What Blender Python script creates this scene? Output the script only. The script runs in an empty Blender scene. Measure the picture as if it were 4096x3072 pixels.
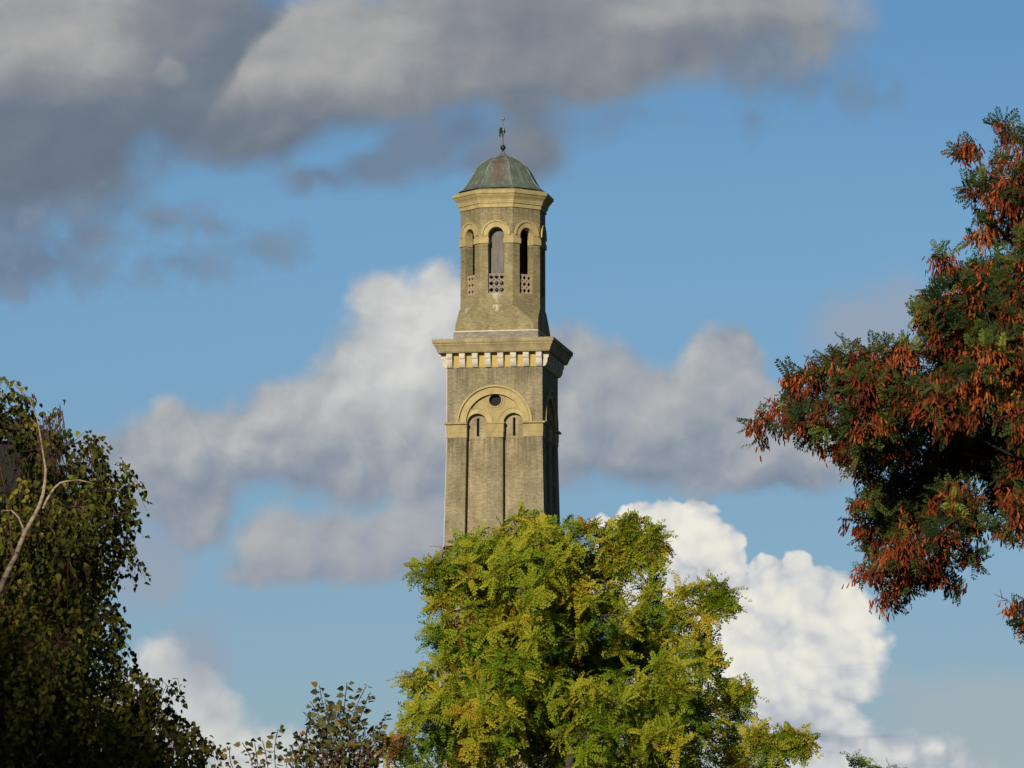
import bpy, bmesh, math, random
import numpy as np
from mathutils import Vector, Matrix, noise as mnoise
from mathutils.geometry import tessellate_polygon
R = math.radians
SC = bpy.context.scene
COL = SC.collection

# ------------------------------------------------------------------ camera
F = 25760.0                       # focal length in photo pixels (photo is 4096 wide)
PITCH = R(7.4)
CAMZ = 1.7
cd = bpy.data.cameras.new('camera')
cd.sensor_width = 36.0
cd.lens = F / 4096 * 36.0
cd.clip_start = 0.5
cd.clip_end = 20000
cam = bpy.data.objects.new('camera', cd)
COL.objects.link(cam)
cam.location = (0, 0, CAMZ)
cam.rotation_euler = (R(90) + PITCH, 0, 0)
SC.camera = cam
SC.view_settings.view_transform = 'Standard'
SC.view_settings.look = 'None'
SC.view_settings.exposure = 0.0
SC.view_settings.gamma = 1.0
SC.view_settings.use_curve_mapping = False
SC.cycles.max_bounces = 6
SC.cycles.diffuse_bounces = 3
SC.cycles.transparent_max_bounces = 6
SC.cycles.use_adaptive_sampling = True
SC.cycles.adaptive_threshold = 0.02
SC.cycles.adaptive_min_samples = 12

def at(px, py, D):
    """world point on the plane y = D seen at photo pixel (px, py)"""
    d = Vector((0, math.cos(PITCH), math.sin(PITCH)))
    u = Vector((0, -math.sin(PITCH), math.cos(PITCH)))
    v = d + Vector((1, 0, 0)) * ((px - 2048) / F) + u * ((1536 - py) / F)
    return Vector((0, 0, CAMZ)) + v * (D / v.y)

# ------------------------------------------------------------------ sun
SUN_AZ, SUN_EL = -19.0, 17.0      # azimuth: degrees left of straight behind the camera
sl = bpy.data.lights.new('sun', 'SUN')
sl.energy = 4.2
sl.angle = R(0.53)
sl.color = (1.0, 0.88, 0.70)
so = bpy.data.objects.new('sun', sl)
COL.objects.link(so)
sv = Vector((math.sin(R(SUN_AZ)) * math.cos(R(SUN_EL)), -math.cos(R(SUN_AZ)) * math.cos(R(SUN_EL)), math.sin(R(SUN_EL))))
so.rotation_euler = sv.to_track_quat('Z', 'Y').to_euler()
so.location = sv * 300

# ------------------------------------------------------------------ node expressions
class NT:
    """small helper that builds shader node expressions"""
    def __init__(s, tree):
        s.t = tree
    def new(s, typ, **kw):
        n = s.t.nodes.new(typ)
        for k, v in kw.items():
            setattr(n, k, v)
        return n
    def put(s, sock, v):
        if isinstance(v, bpy.types.NodeSocket):
            s.t.links.new(v, sock)
        elif v is not None:
            sock.default_value = v
    def m(s, op, a, b=None, c=None, clamp=False):
        n = s.new('ShaderNodeMath', operation=op, use_clamp=clamp)
        s.put(n.inputs[0], a); s.put(n.inputs[1], b); s.put(n.inputs[2], c)
        return n.outputs[0]
    def v(s, op, a, b=None):
        n = s.new('ShaderNodeVectorMath', operation=op)
        s.put(n.inputs[0], a)
        if op == 'SCALE': s.put(n.inputs['Scale'], b)
        else: s.put(n.inputs[1], b)
        return n.outputs['Value'] if op in ('LENGTH', 'DISTANCE', 'DOT_PRODUCT') else n.outputs['Vector']
    def noise(s, vec, scale, detail=4, rough=0.55, color=False, dist=0.0):
        n = s.new('ShaderNodeTexNoise')
        s.put(n.inputs['Vector'], vec)
        n.inputs['Scale'].default_value = scale
        n.inputs['Detail'].default_value = detail
        n.inputs['Roughness'].default_value = rough
        n.inputs['Distortion'].default_value = dist
        return n.outputs['Color' if color else 'Fac']
    def voro(s, vec, scale, smooth=0.5, detail=0.0, rough=0.5):
        n = s.new('ShaderNodeTexVoronoi', feature='SMOOTH_F1')
        s.put(n.inputs['Vector'], vec)
        n.inputs['Scale'].default_value = scale
        n.inputs['Smoothness'].default_value = smooth
        n.inputs['Detail'].default_value = detail
        n.inputs['Roughness'].default_value = rough
        return n.outputs['Distance']
    def smooth(s, x, lo, hi, a=0.0, b=1.0):
        n = s.new('ShaderNodeMapRange', interpolation_type='SMOOTHSTEP')
        s.put(n.inputs['Value'], x)
        n.inputs['From Min'].default_value = lo; n.inputs['From Max'].default_value = hi
        n.inputs['To Min'].default_value = a; n.inputs['To Max'].default_value = b
        return n.outputs['Result']
    def lin(s, x, lo, hi, a=0.0, b=1.0, clamp=True):
        n = s.new('ShaderNodeMapRange', interpolation_type='LINEAR', clamp=clamp)
        s.put(n.inputs['Value'], x)
        n.inputs['From Min'].default_value = lo; n.inputs['From Max'].default_value = hi
        n.inputs['To Min'].default_value = a; n.inputs['To Max'].default_value = b
        return n.outputs['Result']
    def mix(s, fac, a, b, mode='MIX'):
        n = s.new('ShaderNodeMix', data_type='RGBA', blend_type=mode)
        s.put(n.inputs[0], fac)
        s.put(n.inputs[6], a if isinstance(a, bpy.types.NodeSocket) else (*a, 1))
        s.put(n.inputs[7], b if isinstance(b, bpy.types.NodeSocket) else (*b, 1))
        return n.outputs[2]
    def ramp(s, fac, stops):
        n = s.new('ShaderNodeValToRGB')
        cr = n.color_ramp
        while len(cr.elements) < len(stops): cr.elements.new(0.5)
        for e, (p, c) in zip(cr.elements, stops):
            e.position = p; e.color = (*c, 1)
        s.put(n.inputs[0], fac)
        return n.outputs[0]
    def xyz(s, vec):
        n = s.new('ShaderNodeSeparateXYZ'); s.put(n.inputs[0], vec)
        return n.outputs
    def comb(s, x, y, z=0.0):
        n = s.new('ShaderNodeCombineXYZ')
        s.put(n.inputs[0], x); s.put(n.inputs[1], y); s.put(n.inputs[2], z)
        return n.outputs[0]

# ------------------------------------------------------------------ world: clear autumn sky with cumulus
W = bpy.data.worlds.new('World')
SC.world = W
W.use_nodes = True
wt = W.node_tree
for n in list(wt.nodes): wt.nodes.remove(n)
E = NT(wt)
sky = E.new('ShaderNodeTexSky', sky_type='NISHITA')
sky.sun_disc = False
sky.sun_elevation = R(SUN_EL)
sky.sun_rotation = R(180 - SUN_AZ)
sky.altitude = 0
sky.air_density = 1.0
sky.dust_density = 0.3
sky.ozone_density = 3.0
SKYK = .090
TINT = [(.1, (.51, .69, .845)), (.33, (.60, .745, .865)), (.79, (.605, .655, .765)), (1, (.64, .66, .70))]
tc = E.new('ShaderNodeTexCoord')
dx, dy, dz = E.xyz(E.v('NORMALIZE', tc.outputs['Generated']))
az = E.m('ARCTAN2', dx, dy)
el = E.m('ARCSINE', dz)
# the sky's own angular grid: X to the east, Y downwards, thousandths of the focal length
SX = E.m('MULTIPLY_ADD', az, F / 1000 * math.cos(PITCH), 2.048)
SY = E.m('MULTIPLY_ADD', el, -F / 1000, 1.536 + F / 1000 * PITCH)
P0 = E.comb(SX, SY)

def warp(P, scale, amp, detail=3, rough=0.5, off=0.0):
    q = E.v('ADD', P, (off, off * .7, off * .3))
    c = E.noise(q, scale, detail, rough, color=True)
    return E.v('ADD', P, E.v('SCALE', E.v('SUBTRACT', c, (.5, .5, .5)), amp))

def field(P, blobs, k=0.06):
    """signed distance to a union of ellipses (negative inside)"""
    acc = None
    for (x, y, rx, *ry) in blobs:
        ry = ry[0] if ry else rx
        d = E.v('SUBTRACT', P, (x, y, 0))
        d = E.v('MULTIPLY', d, (1, rx / ry, 0))
        s = E.m('SUBTRACT', E.v('LENGTH', d), rx)
        if ry < rx: s = E.m('MULTIPLY', s, ry / rx)
        acc = s if acc is None else E.m('SMOOTH_MIN', acc, s, k)
    return acc

def bgs(col):
    n = E.new('ShaderNodeBackground'); E.put(n.inputs['Color'], col)
    return n.outputs[0]
def over(fac, under, top):
    n = E.new('ShaderNodeMixShader')
    E.put(n.inputs[0], fac); wt.links.new(under, n.inputs[1]); wt.links.new(top, n.inputs[2])
    return n.outputs[0]
add = lambda a, b: E.m('ADD', a, b)
sub = lambda a, b: E.m('SUBTRACT', a, b)
mul = lambda a, b: E.m('MULTIPLY', a, b)

# 1 brilliant white cumulus: three banks, one in front of the other
turret_b = [(2.57, 2.13, .12), (2.66, 2.09, .09), (2.80, 2.12, .11), (2.87, 2.20, .11), (2.92, 2.28, .08), (2.75, 2.30, .22), (2.40, 2.13, .08, .05)]
shoulder_b = [(2.62, 2.30, .12), (2.72, 2.34, .10), (2.52, 2.42, .18), (2.75, 2.46, .15), (2.45, 2.28, .12)]
main_b = [(3.06, 2.31, .085), (3.20, 2.31, .09), (3.29, 2.38, .08), (3.05, 2.62, .33), (3.24, 2.58, .30), (3.36, 2.66, .20), (2.75, 2.74, .36), (3.40, 2.47, .07), (3.48, 2.56, .06), (3.52, 2.60, .055), (3.56, 2.60, .03),
          (3.05, 2.95, .38), (3.28, 3.05, .24), (3.52, 3.06, .22, .13), (3.70, 3.02, .16, .07), (3.82, 3.10, .20, .09), (2.6, 3.1, .5)]
left_b = [(.68, 2.68, .09), (.78, 2.74, .08), (.70, 2.86, .17), (.86, 2.88, .10), (.93, 2.98, .09), (.55, 3.0, .25), (1.10, 3.12, .22, .14), (1.42, 3.14, .3, .12)]
midl_b = [(1.56, 1.21, .10), (1.75, 1.18, .08), (1.82, 1.26, .09), (1.64, 1.40, .19), (1.84, 1.42, .20), (1.44, 1.52, .15), (1.33, 1.60, .10), (1.70, 1.68, .28), (1.16, 1.69, .13), (1.40, 1.80, .20), (1.02, 1.78, .15, .13),
          (.84, 1.82, .13), (.67, 1.74, .08), (.52, 1.82, .11), (.38, 1.84, .10), (.60, 1.95, .16, .09), (.80, 2.03, .12, .10), (1.82, 1.75, .22, .15), (1.26, 1.88, .22, .07)]
midr_b = [(2.30, 1.62, .20), (2.46, 1.54, .13), (2.62, 1.66, .18), (2.90, 1.48, .14), (2.86, 1.64, .17), (3.02, 1.72, .18, .16), (3.2, 1.80, .2, .13), (2.4, 1.80, .25, .12), (2.75, 1.82, .34, .12),
          (2.28, 1.45, .12, .12)]
low_b = [(1.12, 2.18, .12, .12), (1.30, 2.14, .13, .10), (1.55, 2.18, .22, .12), (1.76, 2.12, .16, .13), (1.04, 2.30, .10, .08), (1.85, 2.22, .22, .12), (1.30, 2.28, .25, .08)]
dark_b = [(.15, .15, 1.0, .45), (.05, .58, .60, .32), (.80, .35, .6, .26), (1.30, .22, .55, .27), (1.75, .20, .45, .26), (1.20, .44, .22, .07), (2.2, .14, .5, .30), (2.75, .12, .45, .20), (3.15, .08, .30, .16), (2.10, .40, .16, .20), (2.12, .60, .18, .13)]
wisp_b = [(.10, 1.05, .36, .15), (.05, .92, .25, .10), (.36, .95, .16, .11), (.48, .84, .11, .05), (.66, .90, .10, .07), (.85, .89, .12, .05), (.74, 1.05, .17, .06), (3.04, .24, .18, .13), (3.22, .32, .24, .08), (3.44, .38, .14, .05),
          (2.48, .48, .10, .05), (2.30, .50, .18, .04), (3.02, .47, .05, .06), (1.06, .98, .16, .07)]
wisp2_b = [(.60, 2.24, .16, .14), (.82, 2.62, .10, .12)]
wisp3_b = [(3.50, 1.34, .18, .12), (3.62, 1.22, .10, .08)]
veil_b = [(3.98, 2.86, .52, .20), (3.62, 2.73, .22, .06), (4.1, 3.02, .6, .24), (3.55, 3.06, .36, .13)]

# plain sky
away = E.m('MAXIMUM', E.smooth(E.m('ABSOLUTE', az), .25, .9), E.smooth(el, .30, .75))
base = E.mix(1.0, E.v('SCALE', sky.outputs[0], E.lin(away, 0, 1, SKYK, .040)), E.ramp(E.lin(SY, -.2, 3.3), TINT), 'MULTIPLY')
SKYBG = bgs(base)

# --- white cumulus
Pw = warp(warp(P0, 3.0, .11, 1, .5, 3.1), 11.0, .05, 4, .55, 7.7)
def lumps(off):
    q = warp(E.v('ADD', P0, off), 5.0, .13, 3, .55, 1.3)
    b = E.voro(q, 14.0, .8)
    c_ = E.voro(q, 31.0, .8)
    return add(mul(E.voro(q, 5.6, .85), -1.0), add(mul(b, -.46), mul(c_, -.17))), b, c_
(h0, bump0, fine0), (h1, _u, _v) = lumps((0, 0, 0)), lumps((.020, -.038, 0))
slope = sub(h0, h1)
big = E.noise(warp(P0, 3.5, .22, 3, .5, 9.0), 5.0, 3, .45)
streak = E.noise(E.v('MULTIPLY', P0, (2.0, 14.0, 1)), 1.3, 2, .5)
def whites(blobs, k, bias, limb):
    s = add(field(Pw, blobs, k), add(mul(sub(bump0, .36), .034), mul(sub(fine0, .36), .016)))
    a = E.m('DIVIDE', sub(.004, s), E.lin(SX, 3.25, 3.7, .014, .08), clamp=True)
    l = add(.93 + bias, mul(slope, .40))
    l = add(l, mul(h0, .12))
    l = sub(l, E.smooth(bump0, .42, .75, 0, .10))
    l = add(l, E.lin(big, .32, .68, -.22, .15))
    l = add(l, E.smooth(s, -limb, .0, .03, -.13))
    return s, a, l
turret_b = [(b_[0], b_[1] - .025, *b_[2:]) for b_ in turret_b]
main_b = [(b_[0], b_[1] - .02, *b_[2:]) for b_ in main_b]
_, ta, tl = whites(turret_b, .02, .02, .06)
_, sa, sl2 = whites(shoulder_b, .02, -.04, .10)
_, na, nl = whites(main_b, .03, .0, .10)
nl = sub(nl, mul(E.smooth(streak, .54, .72, 0, .14), E.smooth(SY, 2.5, 2.72)))
nl = sub(nl, E.smooth(add(SY, mul(SX, .12)), 2.95, 3.4, 0, .24))
na = mul(na, E.smooth(add(SY, mul(SX, -.25)), 2.0, 2.35, 1.0, .85))
WR = [(0, (.26, .31, .39)), (.40, (.47, .50, .545)), (.66, (.66, .665, .66)), (.86, (.775, .765, .695)), (1, (.84, .82, .73))]

# --- greyer clouds share one soft warp and one billow noise
Pm = warp(warp(P0, 2.0, .18, 2, .5, 5.0), 7.0, .10, 5, .58, 2.2)
Pb = warp(P0, 3.0, .16, 2, .5, 4.0)
fb = E.noise(Pb, 3.4, 4, .5)
fb2 = E.noise(E.v('ADD', Pb, (-.05, -.07, 0)), 3.4, 4, .5)
fs = sub(fb, fb2)
def greys(blobs, k, lo, hi):
    s = add(add(field(Pm, blobs, k), E.lin(fb, .3, .7, .035, -.035)), -.055)
    return s, E.smooth(s, lo, hi)
base_y = add(SY, E.lin(fb, .3, .7, .05, -.05))
MR = [(0, (.205, .25, .335)), (.3, (.29, .33, .39)), (.55, (.41, .43, .45)), (.80, (.53, .54, .545)), (1, (.66, .66, .64))]
def mids(blobs, right):
    s, a = greys(blobs, .10, .022, -.066)
    l = add(.60, mul(fs, .95))
    l = add(l, E.lin(fb, .3, .7, -.08, .08))
    l = sub(l, E.smooth(base_y, 1.70, 2.00, 0, .30))
    if right:
        l = sub(l, .10)
    else:
        l = add(l, mul(E.smooth(SX, 1.1, 1.65), E.smooth(SY, 1.88, 1.30, 0, .42)))
    return a, bgs(E.ramp(sub(mul(l, .90), .02), MR))

# right half below: blue, veil, white banks, grey bank
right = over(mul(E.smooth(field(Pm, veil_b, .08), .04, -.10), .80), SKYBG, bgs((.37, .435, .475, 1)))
right = over(ta, right, bgs(E.ramp(tl, WR)))
right = over(sa, right, bgs(E.ramp(sl2, WR)))
right = over(na, right, bgs(E.ramp(nl, WR)))
a_, b_ = mids(midr_b, True)
right = over(a_, right, b_)
a_ = mul(greys(wisp3_b, .05, .05, -.12)[1], .7)
right = over(a_, right, bgs((.34, .36, .42, 1)))
# left half below
s_, a_ = greys(left_b, .04, .02, -.06)
l_ = add(add(.66, mul(slope, .18)), add(E.lin(fb, .3, .7, -.16, .14), mul(fs, .5)))
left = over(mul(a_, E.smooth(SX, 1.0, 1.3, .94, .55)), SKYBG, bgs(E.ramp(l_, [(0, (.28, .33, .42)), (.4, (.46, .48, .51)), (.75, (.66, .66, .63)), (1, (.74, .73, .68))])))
s_, a_ = greys(low_b, .05, .02, -.085)
l_ = sub(add(add(.58, mul(fs, .7)), E.lin(fb, .3, .7, -.08, .08)), E.smooth(base_y, 2.12, 2.34, 0, .24))
left = over(mul(a_, E.smooth(base_y, 2.37, 2.29)), left, bgs(E.ramp(l_, [(0, (.21, .26, .37)), (.3, (.28, .32, .40)), (.6, (.375, .40, .425)), (1, (.50, .515, .515))])))
a_, b_ = mids(midl_b, False)
left = over(a_, left, b_)
a_ = mul(greys(wisp2_b, .05, .05, -.12)[1], .75)
left = over(a_, left, bgs((.31, .35, .43, 1)))
below = over(E.m('GREATER_THAN', SX, 2.05), left, right)
# above: the dark sheet
Pd = warp(warp(warp(P0, 1.1, .22, 2, .5, 12.0), 4.5, .10, 4, .55, 3.3), 16.0, .022, 3, .55, 6.1)
Pe = warp(E.v('MULTIPLY', P0, (1, 1.25, 1)), 1.6, .3, 2, .5, 8.0)
fd = E.noise(Pe, 2.1, 5, .50)
fd2 = E.noise(E.v('ADD', Pe, (-.05, -.08, 0)), 2.1, 5, .50)
XD, YD, _z = E.xyz(Pd)
sd = add(field(Pd, dark_b, .12), E.lin(fd, .3, .7, .03, -.09))
da = E.smooth(sd, .05, -.10)
dl = add(add(.44, mul(sub(fd, fd2), .75)), E.lin(fd, .3, .7, -.06, .06))
# bank B: crisp left edge, fading right and down
eB = add(mul(sub(XD, 1.09), .83), mul(YD, .55))          # distance to the slanting edge
bB = mul(E.smooth(eB, -.015, .05), mul(E.smooth(XD, 1.30, 2.15, 1, .10), E.smooth(YD, .25, .47, 1, 0)))
dl = add(dl, mul(bB, .40))
# bank A: top left
bA = mul(E.smooth(add(XD, mul(YD, .3)), .38, .66, 1, 0), E.smooth(YD, .18, .42, 1, 0))
dl = add(dl, mul(bA, .40))
bC = mul(E.smooth(XD, 2.2, 2.6, 0, 1), E.smooth(YD, .05, .17, 1, 0))
dl = add(dl, mul(bC, .26))
bP = E.smooth(E.v('LENGTH', E.v('MULTIPLY', E.v('SUBTRACT', Pd, (.64, .29, 0)), (1, .8, 0))), .03, .075, .22, 0)
dl = add(dl, bP)
bD = mul(E.smooth(YD, .36, .56), E.smooth(XD, 1.3, 1.9, 1, .35))
dl = sub(dl, mul(bD, .24))
dl = sub(dl, mul(mul(E.smooth(eB, -.26, -.05), E.smooth(eB, .02, -.03)), .10))
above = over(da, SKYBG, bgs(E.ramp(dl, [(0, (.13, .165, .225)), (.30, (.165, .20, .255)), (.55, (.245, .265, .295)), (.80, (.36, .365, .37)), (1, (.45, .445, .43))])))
# the darker blue arm below it
arm = add(field(Pd, [(1.30, .70, .14, .055), (1.50, .66, .16, .075), (1.68, .58, .16, .09), (1.84, .52, .13, .09), (1.90, .64, .12, .05), (1.20, .72, .05, .05)], .06), E.lin(fd, .3, .7, .03, -.05))
above = over(mul(E.smooth(arm, .035, -.06), .88), above, bgs(E.mix(E.lin(fd, .35, .65), (.135, .195, .295), (.18, .235, .315))))
both = over(E.m('GREATER_THAN', SY, .97), above, below)
fw = E.noise(warp(P0, 5.0, .10, 2, .5, 2.0), 6.5, 4, .55)
wia = mul(E.smooth(add(field(Pd, wisp_b, .05), E.lin(fw, .3, .7, .05, -.07)), .06, -.12), E.smooth(SX, .55, .95, .90, .70))
both = over(wia, both, bgs(E.mix(E.lin(fw, .36, .66), (.135, .192, .285), (.19, .25, .335))))
# clouds stand in this quarter of the sky; elsewhere it is clear
inside = mul(mul(E.m('GREATER_THAN', SX, -3.0), E.m('LESS_THAN', SX, 7.0)), mul(E.m('GREATER_THAN', SY, -2.5), E.m('LESS_THAN', SY, 4.2)))
inside = mul(inside, E.m('GREATER_THAN', dy, 0.0))
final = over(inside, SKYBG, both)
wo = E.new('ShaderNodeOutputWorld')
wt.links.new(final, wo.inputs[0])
W.cycles.sampling_method = 'MANUAL'
W.cycles.sample_map_resolution = 256

# ------------------------------------------------------------------ helpers
def tag(o, label, cat, group=None):
    o['label'] = label; o['category'] = cat
    if group: o['group'] = group
    return o
def empty(name, loc, rz=0.0):
    o = bpy.data.objects.new(name, None); COL.objects.link(o)
    o.location = loc; o.rotation_euler = (0, 0, rz); o.empty_display_size = 0.5
    return o
class MB:
    """collects faces, then links them as one mesh object"""
    def __init__(s): s.v = []; s.f = []
    def add(s, verts, faces):
        b = len(s.v); s.v += [tuple(v) for v in verts]
        s.f += [tuple(b + i for i in f) for f in faces]
    def box(s, x0, x1, y0, y1, z0, z1):
        s.add([(x0, y0, z0), (x1, y0, z0), (x1, y1, z0), (x0, y1, z0), (x0, y0, z1), (x1, y0, z1), (x1, y1, z1), (x0, y1, z1)],
              [(3, 2, 1, 0), (4, 5, 6, 7), (0, 1, 5, 4), (1, 2, 6, 5), (2, 3, 7, 6), (3, 0, 4, 7)])
    def plate(s, loops, d0, d1, skip=None, back=False):
        """flat plate in the x-z plane facing -y; loops[0] outer, the rest holes; edges are carried back from depth d0 to d1"""
        pts = [p for l in loops for p in l]
        tri = tessellate_polygon([[Vector((x, z, 0)) for x, z in l] for l in loops])
        n = len(pts)
        vs = [(x, d0, z) for x, z in pts] + [(x, d1, z) for x, z in pts]
        fs = []
        for a, b, c in tri:
            (ax, az_), (bx, bz), (cx, cz) = pts[a], pts[b], pts[c]
            if (bx - ax) * (cz - az_) - (bz - az_) * (cx - ax) < 0: b, c = c, b
            fs.append((a, b, c))
            if back: fs.append((c + n, b + n, a + n))
        o = 0
        for l in loops:
            for i in range(len(l)):
                j = (i + 1) % len(l)
                if not (skip and skip(l[i], l[j])):
                    fs.append((o + i, o + j, o + j + n, o + i + n))
            o += len(l)
        s.add(vs, fs)
    def loft(s, rings, closed=True, cap0=False, cap1=False):
        n = len(rings[0]); vs = [p for r in rings for p in r]; fs = []
        for k in range(len(rings) - 1):
            for i in range(n if closed else n - 1):
                j = (i + 1) % n
                fs.append((k * n + i, k * n + j, (k + 1) * n + j, (k + 1) * n + i))
        if cap0: fs.append(tuple(range(n - 1, -1, -1)))
        if cap1: fs.append(tuple((len(rings) - 1) * n + i for i in range(n)))
        s.add(vs, fs)
    def tube(s, pts, radii, n=8, caps=True):
        rings = []
        pts = [Vector(p) for p in pts]
        up = None
        for i, p in enumerate(pts):
            t = (pts[min(i + 1, len(pts) - 1)] - pts[max(i - 1, 0)]).normalized()
            if up is None: up = t.orthogonal().normalized()
            a = (up - t * up.dot(t))
            a = a.normalized() if a.length > 1e-6 else t.orthogonal().normalized()
            up = a
            b = t.cross(a)
            r = radii[i]
            rings.append([p + a * (r * math.cos(2 * math.pi * k / n)) + b * (r * math.sin(2 * math.pi * k / n)) for k in range(n)])
        s.loft(rings, True, caps, caps)
    def move(s, M):
        s.v = [tuple(M @ Vector(v)) for v in s.v]; return s
    def build(s, name, mat, parent=None, smooth=False, fix=True):
        me = bpy.data.meshes.new(name)
        me.from_pydata(s.v, [], s.f)
        if fix:
            bm = bmesh.new(); bm.from_mesh(me)
            bmesh.ops.remove_doubles(bm, verts=bm.verts, dist=1e-5)
            bmesh.ops.recalc_face_normals(bm, faces=bm.faces)
            bm.to_mesh(me); bm.free()
        me.materials.append(mat)
        if smooth:
            me.shade_smooth()
        o = bpy.data.objects.new(name, me); COL.objects.link(o)
        if parent: o.parent = parent
        return o
def rotz(k): return Matrix.Rotation(R(k), 4, 'Z')
def arc(cx, cz, r, a0, a1, n):
    return [(cx + r * math.cos(R(a0 + (a1 - a0) * i / n)), cz + r * math.sin(R(a0 + (a1 - a0) * i / n))) for i in range(n + 1)]
def ngon(n, rad, z, off=0.0):
    return [(rad * math.cos(R(off + 360 * i / n)), rad * math.sin(R(off + 360 * i / n)), z) for i in range(n)]

# ------------------------------------------------------------------ materials
def material(name):
    m = bpy.data.materials.new(name); m.use_nodes = True
    t = m.node_tree
    for n in list(t.nodes):
        if n.type != 'OUTPUT_MATERIAL' and n.type != 'BSDF_PRINCIPLED': t.nodes.remove(n)
    e = NT(t)
    b = next(n for n in t.nodes if n.type == 'BSDF_PRINCIPLED')
    o = next(n for n in t.nodes if n.type == 'OUTPUT_MATERIAL')
    return m, e, b, o
def obj_coord(e): return e.new('ShaderNodeTexCoord').outputs['Object']
def bump(e, b, h, strength, dist):
    n = e.new('ShaderNodeBump'); n.inputs['Strength'].default_value = strength; n.inputs['Distance'].default_value = dist
    e.put(n.inputs['Height'], h); e.t.links.new(n.outputs[0], b.inputs['Normal'])

SOOT = [(47.75, 1.5), (43.9, 2.4), (56.6, .9), (54.55, 1.3)]
def mat_brick(name, dark, mid, pale, runs=True):
    m, e, b, o = material(name)
    p = obj_coord(e); x, y, z = e.xyz(p)
    g = e.xyz(e.new('ShaderNodeTexCoord').outputs['Normal'])
    side = e.m('GREATER_THAN', e.m('ABSOLUTE', g[0]), .8)
    u = e.m('ADD', e.m('MULTIPLY', y, side), e.m('MULTIPLY', x, e.m('SUBTRACT', 1, side)))
    bt = e.new('ShaderNodeTexBrick')
    e.put(bt.inputs['Vector'], e.comb(u, z, 0))
    bt.inputs['Scale'].default_value = 1.0
    bt.inputs['Brick Width'].default_value = .235; bt.inputs['Row Height'].default_value = .078
    bt.inputs['Mortar Size'].default_value = .006; bt.inputs['Mortar Smooth'].default_value = .3; bt.inputs['Bias'].default_value = -.1
    bt.inputs['Color1'].default_value = (.0, .0, .0, 1); bt.inputs['Color2'].default_value = (1, 1, 1, 1); bt.inputs['Mortar'].default_value = (.35, .35, .35, 1)
    uv = e.comb(u, z, e.m('MULTIPLY', side, 7.3))
    n1 = e.noise(e.v('MULTIPLY', uv, (1.0, .8, 1)), .9, 5, .6)
    n2 = e.noise(e.v('MULTIPLY', uv, (1.6, 4.5, 1)), 3.0, 4, .65)
    n3 = e.noise(e.v('MULTIPLY', uv, (3.0, .28, 1)), 1.3, 4, .6)
    f = e.m('ADD', e.m('MULTIPLY', n1, .55), e.m('MULTIPLY', n2, .45))
    f = e.m('ADD', f, e.m('MULTIPLY', e.m('SUBTRACT', bt.outputs['Color'], .4), .10))
    f = e.m('ADD', f, e.m('MULTIPLY', e.m('SUBTRACT', n3, .5), .30 if runs else .1))
    col = e.ramp(f, [(.34, dark), (.50, mid), (.66, pale)])
    spk = e.noise(e.v('MULTIPLY', uv, (3.5, 11.0, 1)), 2.2, 2, .5)
    patch = e.noise(uv, .7, 2, .5)
    col = e.mix(e.m('MULTIPLY', e.smooth(spk, .60, .70), e.smooth(patch, .45, .62, .10, .75)), col, (.56, .49, .34))
    # soot washed down below the ledges
    run = e.noise(e.v('MULTIPLY', uv, (5.0, .22, 1)), 1.6, 3, .6)
    soot = None
    for zt, ln in SOOT:
        k_ = e.m('MULTIPLY', e.m('LESS_THAN', z, zt), e.lin(z, zt, zt - ln, 1, 0))
        soot = k_ if soot is None else e.m('MAXIMUM', soot, k_)
    col = e.mix(e.m('MULTIPLY', soot, e.smooth(run, .44, .62, .12, .62)), col, (.075, .064, .042))
    e.put(b.inputs['Base Color'], col); b.inputs['Roughness'].default_value = .92
    bump(e, b, e.m('ADD', e.m('MULTIPLY', bt.outputs['Fac'], -.4), n2), .35, .02)
    return m, e, b, col, p
def stain(m, e, b, col, p, spots):
    """pale lime runs: spots of (x, y, top z, half width, length) on the wall"""
    n = e.noise(e.v('MULTIPLY', p, (9, 9, 1.2)), 1.5, 4, .6)
    x, y, z = e.xyz(p)
    for (sx, sy, z0, hw, ln, amt) in spots:
        t = e.lin(z, z0, z0 - ln)
        d = e.m('ABSOLUTE', e.m('SUBTRACT', x, sx))
        w = e.m('MULTIPLY', e.m('SUBTRACT', 1, e.m('MULTIPLY', t, .85)), hw)
        mk = e.smooth(e.m('DIVIDE', d, w), 1.15, .5)
        mk = e.m('MULTIPLY', mk, e.m('MULTIPLY', e.m('LESS_THAN', z, z0), e.smooth(t, 1.0, .55)))
        mk = e.m('MULTIPLY', mk, e.m('LESS_THAN', e.m('ABSOLUTE', e.m('SUBTRACT', y, sy)), .35))
        mk = e.m('MULTIPLY', mk, e.smooth(n, .36, .56, 0, amt))
        col = e.mix(mk, col, (.66, .62, .54))
    e.put(b.inputs['Base Color'], col)
def mat_plain(name, c0, c1, scale=3.0, rough=.85, stretch=(1, 1, 1), bumps=.15, metal=0.0):
    m, e, b, o = material(name)
    p = obj_coord(e)
    n = e.noise(e.v('MULTIPLY', p, stretch), scale, 5, .6)
    n2 = e.noise(p, scale * 6, 3, .6)
    f = e.m('ADD', e.m('MULTIPLY', n, .75), e.m('MULTIPLY', n2, .25))
    e.put(b.inputs['Base Color'], e.ramp(f, [(.34, c0), (.64, c1)]))
    b.inputs['Roughness'].default_value = rough; b.inputs['Metallic'].default_value = metal
    bump(e, b, n2, bumps, .02)
    return m
M_BRICK, *_b = mat_brick('stock_brick', (.150, .129, .080), (.255, .220, .134), (.385, .330, .208))
M_BRICKP, *_b = mat_brick('stock_brick_panel', (.172, .146, .088), (.284, .243, .146), (.450, .378, .228))
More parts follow.
